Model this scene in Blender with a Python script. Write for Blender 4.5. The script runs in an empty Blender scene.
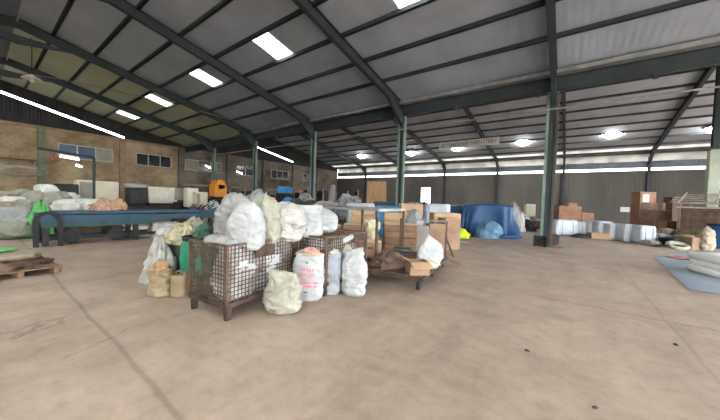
import bpy, math, random
from mathutils import Vector, Matrix, noise
random.seed(7)
C = bpy.context.scene.collection
PI = math.pi

# ------------------------------------------------------------------ camera
FPX, YAW, PITCH, ROLL, EYE = 284.8, math.radians(36.33), math.radians(1.986), math.radians(1.874), 1.65
F = Vector((-math.sin(YAW)*math.cos(PITCH), math.cos(YAW)*math.cos(PITCH), -math.sin(PITCH)))
R0 = Vector((math.cos(YAW), math.sin(YAW), 0)); U0 = R0.cross(F)
R = R0*math.cos(ROLL)+U0*math.sin(ROLL); U = U0*math.cos(ROLL)-R0*math.sin(ROLL)
def ray(px, py): return F + R*((px-360)/FPX) + U*((210-py)/FPX)
def at(px, py, Z):                       # world point seen at a picture point, at depth Z
    return ray(px, py)*Z + Vector((0, 0, EYE))
def gp(px, py, z=0.0):                   # world point on the horizontal plane z
    d = ray(px, py); return d*((z-EYE)/d.z) + Vector((0, 0, EYE))
def B(c, k):                             # step k metres straight away from the camera
    return (c.x-math.sin(YAW)*k, c.y+math.cos(YAW)*k)
cam_d = bpy.data.cameras.new('camera'); cam = bpy.data.objects.new('camera', cam_d); C.objects.link(cam)
cam_d.sensor_width = 36; cam_d.sensor_fit = 'HORIZONTAL'; cam_d.lens = FPX/720*36; cam_d.clip_end = 400; cam_d.clip_start = .05
cam.matrix_world = Matrix(((R.x, U.x, -F.x, 0), (R.y, U.y, -F.y, 0), (R.z, U.z, -F.z, EYE), (0, 0, 0, 1)))
bpy.context.scene.camera = cam

# ------------------------------------------------------------------ materials
def srgb(r, g, b):
    f = lambda c: (c/255/12.92) if c/255 <= .04045 else ((c/255+.055)/1.055)**2.4
    return (f(r), f(g), f(b), 1)
def newmat(name):
    m = bpy.data.materials.new(name); m.use_nodes = True
    nt = m.node_tree; bs = nt.nodes['Principled BSDF']
    return m, nt, bs
def nd(nt, t, **kw):
    n = nt.nodes.new(t)
    for k, v in kw.items():
        if k in n.inputs: n.inputs[k].default_value = v
        else: setattr(n, k, v)
    return n
def mat(name, c1, c2=None, scale=3, rough=.8, metal=0, bump=0, bscale=20, stretch=(1, 1, 1), contrast=.35, spec=.3, detail=5):
    """two tones mixed by a noise, with a noise bump"""
    m, nt, bs = newmat(name); L = nt.links
    bs.inputs['Roughness'].default_value = rough; bs.inputs['Metallic'].default_value = metal
    bs.inputs['Specular IOR Level'].default_value = spec
    c2 = c2 or tuple(int(c*.8) for c in c1)
    tc = nd(nt, 'ShaderNodeTexCoord'); mp = nd(nt, 'ShaderNodeMapping'); mp.inputs['Scale'].default_value = stretch
    L.new(tc.outputs['Object'], mp.inputs['Vector'])
    no = nd(nt, 'ShaderNodeTexNoise', Scale=scale, Detail=detail, Roughness=.6); L.new(mp.outputs[0], no.inputs['Vector'])
    rp = nd(nt, 'ShaderNodeValToRGB'); e = rp.color_ramp.elements
    e[0].position = .5-contrast/2; e[1].position = .5+contrast/2
    e[0].color = srgb(*c2); e[1].color = srgb(*c1)
    L.new(no.outputs['Fac'], rp.inputs[0]); L.new(rp.outputs[0], bs.inputs['Base Color'])
    if bump:
        n2 = nd(nt, 'ShaderNodeTexNoise', Scale=bscale, Detail=6, Roughness=.55, Distortion=.6); L.new(mp.outputs[0], n2.inputs['Vector'])
        b = nd(nt, 'ShaderNodeBump', Strength=bump, Distance=.03); L.new(n2.outputs['Fac'], b.inputs['Height']); L.new(b.outputs[0], bs.inputs['Normal'])
    return m
def wave_on(m, axis='X', scale=2, strength=.5, dist=.03, color=None, profile='SIN'):
    """add a ribbed bump (and optional dark lines) along an object axis"""
    nt = m.node_tree; L = nt.links; bs = nt.nodes['Principled BSDF']
    tc = nd(nt, 'ShaderNodeTexCoord')
    w = nd(nt, 'ShaderNodeTexWave', Scale=scale); w.bands_direction = axis; w.wave_profile = profile
    L.new(tc.outputs['Object'], w.inputs['Vector'])
    b = nd(nt, 'ShaderNodeBump', Strength=strength, Distance=dist); L.new(w.outputs['Fac'], b.inputs['Height'])
    old = bs.inputs['Normal'].links
    if old: L.new(old[0].from_socket, b.inputs['Normal'])
    L.new(b.outputs[0], bs.inputs['Normal'])
    if color:
        src = bs.inputs['Base Color'].links[0].from_socket
        rp = nd(nt, 'ShaderNodeValToRGB'); rp.color_ramp.elements[0].position = .05; rp.color_ramp.elements[1].position = .3
        rp.color_ramp.elements[0].color = srgb(*color); rp.color_ramp.elements[1].color = (1, 1, 1, 1)
        mx = nd(nt, 'ShaderNodeMix', data_type='RGBA', blend_type='MULTIPLY'); mx.inputs[0].default_value = 1
        L.new(w.outputs['Fac'], rp.inputs[0]); L.new(src, mx.inputs[6]); L.new(rp.outputs[0], mx.inputs[7]); L.new(mx.outputs[2], bs.inputs['Base Color'])
    return m
def emis(name, col, s):
    m, nt, bs = newmat(name)
    bs.inputs['Base Color'].default_value = (0.8, 0.8, 0.8, 1); bs.inputs['Emission Color'].default_value = col; bs.inputs['Emission Strength'].default_value = s
    return m
def transl(name, col, mixg=.15):
    m = bpy.data.materials.new(name); m.use_nodes = True; nt = m.node_tree; nt.nodes.clear(); L = nt.links
    o = nd(nt, 'ShaderNodeOutputMaterial'); t = nd(nt, 'ShaderNodeBsdfTranslucent'); d = nd(nt, 'ShaderNodeBsdfDiffuse'); mx = nd(nt, 'ShaderNodeMixShader')
    tc = nd(nt, 'ShaderNodeTexCoord'); no = nd(nt, 'ShaderNodeTexNoise', Scale=.8, Detail=4); rp = nd(nt, 'ShaderNodeValToRGB')
    L.new(tc.outputs['Object'], no.inputs['Vector']); L.new(no.outputs['Fac'], rp.inputs[0])
    rp.color_ramp.elements[0].position = .3; rp.color_ramp.elements[0].color = tuple(c*.6 for c in col[:3])+(1,); rp.color_ramp.elements[1].position = .6; rp.color_ramp.elements[1].color = col
    L.new(rp.outputs[0], t.inputs[0]); d.inputs[0].default_value = col; mx.inputs[0].default_value = mixg
    L.new(t.outputs[0], mx.inputs[1]); L.new(d.outputs[0], mx.inputs[2]); L.new(mx.outputs[0], o.inputs[0])
    return m

MT = {}
# floor: worn warm concrete with a slab joint, cracks and stains of its own
def floor_mat():
    m, nt, bs = newmat('worn_concrete'); L = nt.links
    bs.inputs['Roughness'].default_value = .62; bs.inputs['Specular IOR Level'].default_value = .3
    tc = nd(nt, 'ShaderNodeTexCoord'); O = tc.outputs['Object']
    def noi(s, d=6, st=(1, 1, 1), r=.6, rot=0):
        mp = nd(nt, 'ShaderNodeMapping'); mp.inputs['Scale'].default_value = st; mp.inputs['Rotation'].default_value = (0, 0, rot)
        L.new(O, mp.inputs[0]); n = nd(nt, 'ShaderNodeTexNoise', Scale=s, Detail=d, Roughness=r); L.new(mp.outputs[0], n.inputs[0]); return n.outputs['Fac']
    def ramp(src, p0, c0, p1, c1):
        r = nd(nt, 'ShaderNodeValToRGB'); e = r.color_ramp.elements; e[0].position = p0; e[0].color = c0; e[1].position = p1; e[1].color = c1
        L.new(src, r.inputs[0]); return r.outputs[0]
    def mul(a, b, f=1.0):
        x = nd(nt, 'ShaderNodeMix', data_type='RGBA', blend_type='MULTIPLY'); x.inputs[0].default_value = f
        L.new(a, x.inputs[6]); L.new(b, x.inputs[7]); return x.outputs[2]
    g = lambda v: (v, v, v, 1)
    col = ramp(noi(.35, 4), .35, srgb(160, 140, 125), .65, srgb(175, 155, 139))
    col = mul(col, ramp(noi(1.6, 8), .34, g(.80), .58, g(1)))
    col = mul(col, ramp(noi(7, 8, r=.7), .32, g(.84), .55, g(1)))
    col = mul(col, ramp(noi(60, 3), .3, g(.9), .5, g(1)))
    col = mul(col, ramp(noi(1.2, 7, (1, .16, 1), .65, .75), .33, g(.84), .5, g(1)))
    col = mul(col, ramp(noi(.9, 7, (.2, 1, 1), .65, .15), .30, g(.86), .46, g(1)))
    # crack network
    mpv = nd(nt, 'ShaderNodeMapping'); L.new(O, mpv.inputs[0])
    wob = nd(nt, 'ShaderNodeTexNoise', Scale=1.5, Detail=4); L.new(O, wob.inputs[0])
    vm = nd(nt, 'ShaderNodeVectorMath', operation='MULTIPLY_ADD'); L.new(wob.outputs['Color'], vm.inputs[0]); vm.inputs[1].default_value = (.7, .7, .7); L.new(O, vm.inputs[2])
    vo = nd(nt, 'ShaderNodeTexVoronoi', Scale=.33); vo.feature = 'DISTANCE_TO_EDGE'; L.new(vm.outputs[0], vo.inputs['Vector'])
    crack = ramp(vo.outputs['Distance'], .001, g(.62), .006, g(1))
    cm = ramp(noi(.5, 2), .5, g(0), .62, g(1))
    x = nd(nt, 'ShaderNodeMix', data_type='RGBA', blend_type='MIX'); L.new(cm, x.inputs[0]); x.inputs[6].default_value = g(1); L.new(crack, x.inputs[7])
    col = mul(col, x.outputs[2])
    # slab joints every 5.2 m along y from .9, and every 6.84 m along x
    sp = nd(nt, 'ShaderNodeSeparateXYZ'); L.new(O, sp.inputs[0])
    wn = noi(.7, 5)
    def joint(sock, off, per, wid, dark):
        a = nd(nt, 'ShaderNodeMath', operation='MULTIPLY_ADD'); L.new(wn, a.inputs[0]); a.inputs[1].default_value = .12; a.inputs[2].default_value = -off-.06+per*50
        b = nd(nt, 'ShaderNodeMath', operation='ADD'); L.new(sock, b.inputs[0]); L.new(a.outputs[0], b.inputs[1])
        c = nd(nt, 'ShaderNodeMath', operation='PINGPONG'); L.new(b.outputs[0], c.inputs[0]); c.inputs[1].default_value = per/2
        return ramp(c.outputs[0], wid*.3, g(dark), wid, g(1))
    col = mul(col, joint(sp.outputs['Y'], .9, 5.2, .035, .72))
    col = mul(col, joint(sp.outputs['X'], -5.6, 6.84, .03, .84))
    L.new(col, bs.inputs['Base Color'])
    b = nd(nt, 'ShaderNodeBump', Strength=.25, Distance=.02); L.new(noi(9, 6), b.inputs['Height']); L.new(b.outputs[0], bs.inputs['Normal'])
    return m
MT['floor'] = floor_mat()
def brick_mat(name, a, b, mortar, big):
    m, nt, bs = newmat(name); L = nt.links; bs.inputs['Roughness'].default_value = .9; bs.inputs['Specular IOR Level'].default_value = .15
    tc = nd(nt, 'ShaderNodeTexCoord'); sp = nd(nt, 'ShaderNodeSeparateXYZ'); L.new(tc.outputs['Object'], sp.inputs[0])
    ad = nd(nt, 'ShaderNodeMath', operation='ADD'); L.new(sp.outputs['X'], ad.inputs[0]); L.new(sp.outputs['Y'], ad.inputs[1])
    cb = nd(nt, 'ShaderNodeCombineXYZ'); L.new(ad.outputs[0], cb.inputs[0]); L.new(sp.outputs['Z'], cb.inputs[1])
    br = nd(nt, 'ShaderNodeTexBrick', Scale=1.0); br.inputs['Brick Width'].default_value = .42; br.inputs['Row Height'].default_value = .21; br.inputs['Mortar Size'].default_value = .012
    br.inputs['Color1'].default_value = srgb(*a); br.inputs['Color2'].default_value = srgb(*b); br.inputs['Mortar'].default_value = srgb(*mortar)
    L.new(cb.outputs[0], br.inputs['Vector'])
    no = nd(nt, 'ShaderNodeTexNoise', Scale=.35, Detail=6, Roughness=.65); L.new(tc.outputs['Object'], no.inputs[0])
    rp = nd(nt, 'ShaderNodeValToRGB'); e = rp.color_ramp.elements; e[0].position = .35; e[0].color = srgb(*big); e[1].position = .6; e[1].color = (1, 1, 1, 1); L.new(no.outputs['Fac'], rp.inputs[0])
    mx = nd(nt, 'ShaderNodeMix', data_type='RGBA', blend_type='MULTIPLY'); mx.inputs[0].default_value = 1; L.new(br.outputs['Color'], mx.inputs[6]); L.new(rp.outputs[0], mx.inputs[7])
    L.new(mx.outputs[2], bs.inputs['Base Color'])
    bp = nd(nt, 'ShaderNodeBump', Strength=.4, Distance=.02); L.new(br.outputs['Fac'], bp.inputs['Height']); bp.invert = True; L.new(bp.outputs[0], bs.inputs['Normal'])
    return m
MT['brick'] = brick_mat('ochre_block_wall', (186, 166, 136), (172, 152, 124), (158, 140, 114), (170, 162, 152))
MT['brick_grey'] = brick_mat('grey_block_wall', (140, 132, 120), (130, 122, 112), (116, 108, 100), (160, 155, 150))
MT['pier'] = mat('pier_plaster', (168, 140, 110), (130, 112, 92), 1.2)
MT['pier_green'] = mat('pier_green_plaster', (128, 134, 108), (104, 108, 88), 1.2)
MT['roof'] = wave_on(mat('roof_insulation_foil', (168, 178, 190), (146, 156, 168), .5, rough=.7, bump=.2, bscale=3), 'X', 1.4, .25, .02)
MT['roof_green'] = wave_on(mat('roof_greenish_foil', (186, 198, 172), (164, 176, 150), .5, rough=.7, bump=.2, bscale=3), 'X', 1.4, .25, .02)
MT['roof_dark'] = wave_on(mat('roof_dark_shaded_sheet', (112, 120, 132), (94, 102, 112), .5, rough=.6), 'X', 1.4, .5, .04)
MT['clad_dark'] = wave_on(mat('dark_cladding', (58, 58, 58), (40, 40, 42), .5, rough=.7), 'Y', 1.6, .6, .04)
MT['clad_back'] = wave_on(mat('grey_brown_cladding', (100, 98, 93), (74, 72, 68), .25, rough=.75, stretch=(1, 1, .35)), 'X', 1.1, .4, .05)
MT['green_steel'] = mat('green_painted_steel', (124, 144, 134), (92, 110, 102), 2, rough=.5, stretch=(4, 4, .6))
MT['dark_green_steel'] = mat('dark_green_steel', (58, 67, 70), (44, 53, 56), 1.5, rough=.6)
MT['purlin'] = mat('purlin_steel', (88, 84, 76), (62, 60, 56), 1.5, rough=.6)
MT['grey_steel'] = mat('galvanised_steel', (168, 170, 168), (130, 132, 130), 2, rough=.4, metal=.4)
MT['concrete'] = mat('pale_green_concrete', (176, 184, 166), (148, 156, 140), 1.5)
MT['rust'] = mat('rusty_steel', (112, 92, 78), (70, 54, 46), 6, rough=.75, metal=.2, bump=.2)
MT['rust_dark'] = mat('dark_rusty_steel', (84, 70, 60), (52, 42, 38), 6, rough=.8, metal=.2)
MT['white_frame'] = mat('white_window_frame', (196, 192, 180), (170, 164, 150), 3)
MT['glass_dark'] = mat('dark_window_glass', (38, 44, 52), (24, 28, 34), 1, rough=.12, spec=.6)
MT['glass_blue'] = mat('blue_reflection_glass', (104, 124, 152), (84, 102, 130), .6, rough=.1, spec=.6)  # pale blue of a reflection painted into the pane colour
MT['shutter'] = mat('pale_grey_shutter', (158, 154, 144), (138, 134, 124), 2)
MT['blue_table'] = mat('blue_painted_steel', (40, 76, 96), (28, 56, 74), 3, rough=.45)
MT['teal_table'] = mat('teal_painted_steel', (42, 76, 82), (30, 58, 64), 3, rough=.5)
MT['black'] = mat('black_plastic', (44, 44, 46), (28, 28, 30), 5, rough=.6)
MT['dark_metal'] = mat('dark_machine_metal', (62, 62, 62), (36, 36, 38), 4, rough=.6, metal=.3)
MT['beige'] = mat('beige_enamel', (214, 206, 184), (196, 188, 166), 1.5, rough=.5)
MT['offwhite'] = mat('offwhite_plastic', (222, 216, 202), (198, 192, 178), 1.5, rough=.5)
MT['orange'] = mat('orange_plastic', (226, 150, 56), (206, 128, 42), 2, rough=.5)
MT['skyblue'] = mat('sky_blue_plastic', (66, 156, 210), (44, 124, 182), 2, rough=.5, bump=.4, bscale=8)
def sackm(n, c1, c2, b=1.0): return wave_on(mat(n, c1, c2, 4, rough=.62, bump=b, bscale=8, contrast=.5), 'Z', 34, .12, .004)
MT['sack_white'] = sackm('white_woven_sack', (178, 180, 178), (146, 148, 148))
MT['sack_grey'] = sackm('grey_woven_sack', (154, 151, 150), (126, 124, 124))
MT['sack_cream'] = sackm('cream_woven_sack', (166, 164, 150), (134, 132, 118))
MT['sack_lightened'] = sackm('lightened_white_sack', (222, 222, 216), (184, 184, 176))  # white sack colour lightened to offset the dimmer light at left
MT['sack_green'] = sackm('pale_green_sack', (160, 166, 150), (130, 136, 120))
MT['sack_dirty'] = sackm('soiled_woven_sack', (166, 152, 130), (126, 114, 98))
MT['sack_dgreen'] = sackm('dark_green_sack', (66, 104, 84), (40, 72, 58))
MT['sack_dark'] = sackm('dark_grey_sack', (84, 84, 86), (56, 56, 58))
MT['sack_blue'] = sackm('pale_blue_sack', (158, 162, 168), (124, 128, 136))
MT['bale'] = wave_on(mat('white_bale_film', (212, 216, 220), (188, 194, 200), 3, rough=.45, bump=.4, bscale=7), 'X', 2.2, .35, .03)
MT['poly'] = mat('translucent_white_plastic', (186, 184, 178), (154, 152, 146), 5, rough=.35, bump=.9, bscale=12)
MT['green_sheet'] = mat('bright_green_sheet', (110, 190, 112), (80, 160, 90), 3, rough=.5, bump=.4, bscale=6)
MT['green_net'] = mat('mint_green_drum_plastic', (52, 150, 116), (36, 122, 92), 3, rough=.45)
MT['drum_dark'] = mat('charcoal_plastic', (70, 72, 72), (50, 52, 52), 3, rough=.5)
MT['jerry'] = mat('yellowed_plastic', (156, 138, 110), (130, 114, 88), 3, rough=.45)
MT['paper'] = mat('brown_kraft_paper', (186, 152, 118), (154, 122, 94), 4, rough=.8, bump=.8, bscale=10)
MT['carton'] = mat('brown_cardboard', (154, 126, 104), (130, 104, 86), 2, rough=.85)
MT['carton_light'] = mat('light_cardboard', (188, 156, 124), (168, 136, 106), 2, rough=.85)
MT['carton_red'] = mat('reddish_cardboard', (156, 116, 94), (130, 96, 78), 2, rough=.85)
MT['carton_top'] = mat('pale_cardboard_top', (214, 192, 158), (196, 172, 138), 2, rough=.85)
MT['carton_in'] = mat('carton_inside', (110, 80, 58), (86, 62, 46), 2, rough=.9)
MT['layers'] = wave_on(mat('stacked_cardboard_layers', (152, 120, 98), (122, 96, 78), 3, rough=.9), 'Z', 9, .6, .02, (120, 110, 100), 'SAW')
MT['tape'] = mat('packing_tape', (206, 180, 140), (190, 164, 126), 4, rough=.3)
MT['tarp_blue'] = mat('blue_tarpaulin', (40, 80, 122), (26, 60, 98), 1.5, rough=.45, bump=.5, bscale=5)
MT['tarp_pale'] = mat('pale_blue_tarpaulin', (96, 130, 156), (72, 106, 134), 1.5, rough=.4, bump=.5, bscale=5)
MT['tarp_grey'] = mat('grey_white_tarpaulin', (196, 200, 204), (150, 156, 162), 1.5, rough=.5, bump=.5, bscale=5)
MT['mat'] = mat('blue_grey_ground_sheet', (146, 156, 164), (122, 132, 142), .8, rough=.6, bump=.4, bscale=3)
MT['clean_white'] = mat('sunlit_patch_white', (240, 240, 238), (228, 228, 226), 2, rough=.4, bump=.3, bscale=4)
MT['red'] = mat('faded_red_cloth', (178, 122, 110), (152, 100, 90), 3)
MT['neon'] = mat('neon_yellow_bag', (216, 236, 52), (184, 206, 36), 4, rough=.4, bump=.6, bscale=12)
MT['yellow'] = mat('pale_yellow_film', (196, 188, 158), (166, 158, 128), 4, rough=.4, bump=.8, bscale=12)
MT['plywood'] = mat('weathered_plywood', (188, 152, 116), (150, 118, 88), 2, rough=.8, stretch=(3, 3, .4))
MT['wood'] = mat('weathered_wood', (150, 124, 98), (108, 88, 68), 3, rough=.85, stretch=(3, 3, .4))
MT['wood_grey'] = mat('grey_bamboo_slats', (186, 176, 160), (140, 130, 116), 3, rough=.85)
MT['mesh_wall'] = mat('brown_woven_panel', (112, 92, 78), (70, 58, 50), 4, rough=.9, bump=.5, bscale=12)
MT['board_grey'] = mat('grey_fibre_board', (142, 136, 128), (118, 112, 106), 2, rough=.85)
MT['salmon'] = mat('salmon_plastic_parts', (196, 158, 138), (166, 126, 108), 6, rough=.5, bump=.8, bscale=10)
MT['label'] = mat('white_paper', (208, 208, 204), (192, 192, 190), 2)
MT['ink'] = mat('dark_ink', (70, 68, 70), (56, 54, 56), 2)
MT['faded_ink'] = mat('faded_ink', (118, 116, 116), (100, 98, 98), 2)
MT['pink'] = mat('pink_ink', (200, 104, 120), (212, 140, 148), 14, contrast=.2)
MT['rubber'] = mat('black_rubber', (40, 38, 38), (28, 26, 26), 4)
MT['brownheap'] = mat('brown_scrap', (120, 98, 84), (84, 68, 58), 5, bump=.8, bscale=10)
MT['trans'] = transl('translucent_roof_sheet', (.93, .93, .9, 1))
MT['trans_dim'] = transl('weathered_translucent_sheet', (.36, .35, .33, 1))
MT['lamp'] = emis('lamp_glow', (1, .98, .95, 1), 30)
MT['tube'] = emis('tube_glow', (.92, .97, 1, 1), 8)

# ------------------------------------------------------------------ mesh helper
class M:
    def __init__(s): s.v = []; s.f = []
    def add(s, vs, fs):
        n = len(s.v); s.v += [tuple(v) for v in vs]; s.f += [tuple(i+n for i in f) for f in fs]; return s
    def box(s, c, d, rz=0, taper=1.0, mtx=None):
        x, y, z = d[0]/2, d[1]/2, d[2]/2; pts = []
        for k in (-1, 1):
            t = 1 if k < 0 else taper
            for a, b in ((-1, -1), (1, -1), (1, 1), (-1, 1)): pts.append(Vector((a*x*t, b*y*t, k*z)))
        if mtx: pts = [mtx @ p for p in pts]
        cr, sr = math.cos(rz), math.sin(rz)
        pts = [(c[0]+p.x*cr-p.y*sr, c[1]+p.x*sr+p.y*cr, c[2]+p.z) for p in pts]
        return s.add(pts, [(0, 3, 2, 1), (4, 5, 6, 7), (0, 1, 5, 4), (1, 2, 6, 5), (2, 3, 7, 6), (3, 0, 4, 7)])
    def cbox(s, c, d, b=.01, rz=0):
        """box with chamfered vertical and horizontal edges"""
        x, y, z = d[0]/2, d[1]/2, d[2]/2; rings = []
        def rect(hx, hy, cc): return [(-hx+cc, -hy), (hx-cc, -hy), (hx, -hy+cc), (hx, hy-cc), (hx-cc, hy), (-hx+cc, hy), (-hx, hy-cc), (-hx, -hy+cc)]
        cr, sr = math.cos(rz), math.sin(rz)
        for zz, ins in ((-z, b), (-z+b, 0), (z-b, 0), (z, b)):
            rings.append([(c[0]+px*cr-py*sr, c[1]+px*sr+py*cr, c[2]+zz) for px, py in rect(x-ins, y-ins, b)])
        return s.loft(rings)
    def loft(s, rings, cap=True, close=True):
        n = len(rings[0]); vs = [p for r in rings for p in r]; fs = []
        for i in range(len(rings)-1):
            for j in range(n if close else n-1):
                k = (j+1) % n; fs.append((i*n+j, i*n+k, (i+1)*n+k, (i+1)*n+j))
        if cap: fs.append(tuple(range(n-1, -1, -1))); fs.append(tuple((len(rings)-1)*n+j for j in range(n)))
        return s.add(vs, fs)
    def frame(s, p, q):
        d = (Vector(q)-Vector(p)); L = d.length; d = d/L
        up = Vector((0, 0, 1)) if abs(d.z) < .95 else Vector((0, 1, 0))
        a = d.cross(up).normalized(); b = a.cross(d); return d, a, b
    def beam(s, p, q, w, h):
        d, a, b = s.frame(p, q); p = Vector(p); q = Vector(q)
        r = lambda o: [o-a*w/2-b*h/2, o+a*w/2-b*h/2, o+a*w/2+b*h/2, o-a*w/2+b*h/2]
        return s.loft([r(p), r(q)])
    def ibeam(s, p, q, w, h, t=.02):
        d, a, b = s.frame(p, q); p = Vector(p); q = Vector(q)
        s.beam(p+b*(h/2-t/2), q+b*(h/2-t/2), w, t); s.beam(p-b*(h/2-t/2), q-b*(h/2-t/2), w, t); s.beam(p, q, t, h-2*t); return s
    def tube(s, pts, r, n=8):
        pts = [Vector(p) for p in pts]; rings = []
        for i, p in enumerate(pts):
            d, a, b = s.frame(pts[max(0, i-1)], pts[min(len(pts)-1, i+1)])
            rr = r[i] if isinstance(r, (list, tuple)) else r
            rings.append([p+a*math.cos(2*PI*j/n)*rr+b*math.sin(2*PI*j/n)*rr for j in range(n)])
        return s.loft(rings)
    def lathe(s, prof, n=16, c=(0, 0, 0)):
        return s.loft([[(c[0]+r*math.cos(2*PI*j/n), c[1]+r*math.sin(2*PI*j/n), c[2]+z) for j in range(n)] for r, z in prof])
    def build(s, name, m, parent=None, smooth=False, loc=None, rz=0):
        me = bpy.data.meshes.new(name); me.from_pydata(s.v, [], s.f); me.update()
        if smooth:
            for p in me.polygons: p.use_smooth = True
        me.materials.append(MT[m] if isinstance(m, str) else m)
        o = bpy.data.objects.new(name, me); C.objects.link(o)
        if parent: o.parent = parent
        if loc is not None: o.location = loc
        o.rotation_euler = (0, 0, rz)
        return o
def tag(o, label, cat, group=None):
    o['label'] = label; o['category'] = cat
    if group: o['group'] = group
    return o
def thing(name, label, cat, loc, rz=0, group=None):
    o = bpy.data.objects.new(name, None); C.objects.link(o); o.location = loc; o.rotation_euler = (0, 0, rz); o.empty_display_size = .2
    return tag(o, label, cat, group)
def struct(o): o['kind'] = 'structure'; return o
def nz(x, y, z): return noise.noise(Vector((x, y, z)))

# ------------------------------------------------------------------ sacks, drapes, heaps
def rdg(x, y, z): return 1-3*abs(noise.noise(Vector((x, y, z))))
def sack_mesh(w, d, h, seed, top='seam', bulge=.10, wr=.03, n=60, rows=46, lean=(0, 0), smooth=True):
    rings = []
    for i in range(rows+1):
        t = i/rows; z = t*h
        b = 1-.16*(1-min(t/.12, 1))**2 + bulge*math.sin(PI*min(1, t*1.05))
        fx = fy = b; zo = 0
        if top == 'seam':
            k = max(0, (t-.58)/.42); fy = b*(1-.9*k**1.15); fx = b*(1-.22*k)
        elif top == 'tied':
            if t > .74:
                k = (t-.74)/.26
                q = 1-.82*math.sin(min(1, k/.6)*PI/2)**1.3 if k < .6 else .18+.55*(k-.6)/.4
                fx = fy = b*q
        elif top == 'round':
            k = max(0, (t-.5)/.5); q = math.sqrt(max(0, 1-k**2.4)); fx = fy = b*max(.03, q)
        elif top == 'open':
            fx = fy = b*(1-.05*max(0, (t-.8)/.2))
        ring = []
        for j in range(n):
            a = 2*PI*j/n; ca, sa = math.cos(a), math.sin(a); e = 2/2.9
            x = w/2*fx*math.copysign(abs(ca)**e, ca); y = d/2*fy*math.copysign(abs(sa)**e, sa)
            f = wr*(1.5*nz(x*3.2+seed*3.1, y*3.2, z*3.4)+.75*rdg(x*6+seed, y*6, z*7)+.4*rdg(x*14, y*14+seed, z*17)) - wr*.35
            if t < .05: f *= t/.05
            zz = z
            if top == 'round': zz += h*.10*max(0, (t-.55)/.45)**2*(abs(ca)**4)*(.4+nz(seed, ca, 1)*1.6)
            if top == 'seam': zz += h*.12*max(0, (t-.6)/.4)*ca*math.sin(seed*1.7)
            if top in ('open', 'seam') and t > .9: zz += (t-.9)*10*h*.05*nz(ca*2+seed, sa*2, 5)
            L = t*t
            ring.append((x+ca*f+lean[0]*L, y+sa*f+lean[1]*L, max(0, zz)))
        rings.append(ring)
    return M().loft(rings)
def pillow_mesh(w, d, h, seed, wr=.04, n=52, rows=22):
    rings = []
    for i in range(rows+1):
        t = i/rows; a0 = -PI/2+PI*t; r = max(.02, math.cos(a0))**.55; zz = (math.sin(a0)*.5+.5)*h
        ring = []
        for j in range(n):
            a = 2*PI*j/n; ca, sa = math.cos(a), math.sin(a); e = 2/3.2
            x = w/2*r*math.copysign(abs(ca)**e, ca); y = d/2*r*math.copysign(abs(sa)**e, sa)
            f = wr*(1.4*nz(x*3+seed*2.3, y*3, zz*4)+.6*rdg(x*5+seed, y*5, zz*6)+.35*rdg(x*12+seed, y*12, zz*12))-wr*.3
            ring.append((x+ca*f*r, y+sa*f*r, max(0, zz+f*.8*math.sin(PI*t))))
        rings.append(ring)
    return M().loft(rings)
def heap_mesh(w, d, h, seed, rough=.35, n=56, rows=20):
    rings = []
    for i in range(rows+1):
        t = i/rows; r = .02+.98*(1-t**2.2)**.62; ring = []
        for j in range(n):
            a = 2*PI*j/n; ca, sa = math.cos(a), math.sin(a)
            k = 1+rough*(nz(ca*1.8+seed, sa*1.8, t*3)+.4*rdg(ca*3+seed, sa*3, t*4)*.7+.35*nz(ca*9, sa*9+seed, t*11)-.1)
            zz = t*h*(1+rough*.6*nz(ca*3+seed*5, sa*3, t*5))
            ring.append((w/2*r*k*ca, d/2*r*k*sa, max(0, zz)))
        rings.append(ring)
    return M().loft(rings)
def drape_mesh(w, d, h, seed, flare=.25, fold=.12, n=96, rows=18, tiltx=0):
    rings = []
    for i in range(rows+1):
        t = i/rows
        if t < .25: k = t/.25; r = .02+.98*k; zz = h*(1-.02*k); fl = 0
        else: k = (t-.25)/.75; r = 1+flare*k**1.6; zz = h*(1-k)*(1) ; fl = k
        if .2 < t < .32: zz = min(zz, h*.985)
        ring = []
        for j in range(n):
            a = 2*PI*j/n; ca, sa = math.cos(a), math.sin(a); e = 2/4.5
            x = w/2*r*math.copysign(abs(ca)**e, ca); y = d/2*r*math.copysign(abs(sa)**e, sa)
            f = fold*fl**.7*(math.sin(a*9+3*nz(ca*2, sa*2, seed)) * .5+nz(ca*4+seed, sa*4, fl*1.5))
            zt = zz+.06*nz(x*1.2+seed, y*1.2, 0)*(1-fl)+tiltx*x*(1-fl)
            ring.append((x+ca*f, y+sa*f, max(0.01*(1-fl), zt)))
        rings.append(ring)
    return M().loft(rings)
def sack(name, label, cat, loc, w, d, h, m, seed, top='seam', rz=0, tilt=(0, 0), group=None, wr=.03, parts=None, lean=(0, 0), bulge=.1):
    o = sack_mesh(w, d, h, seed, top, wr=wr, lean=lean, bulge=bulge).build(name, m, None, True, loc, rz)
    o.rotation_euler = (tilt[0], tilt[1], rz); return tag(o, label, cat, group)
def pillow(name, label, cat, loc, w, d, h, m, seed, rz=0, tilt=(0, 0), group=None, wr=.04):
    o = pillow_mesh(w, d, h, seed, wr).build(name, m, None, True, loc, rz)
    o.rotation_euler = (tilt[0], tilt[1], rz); return tag(o, label, cat, group)

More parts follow.
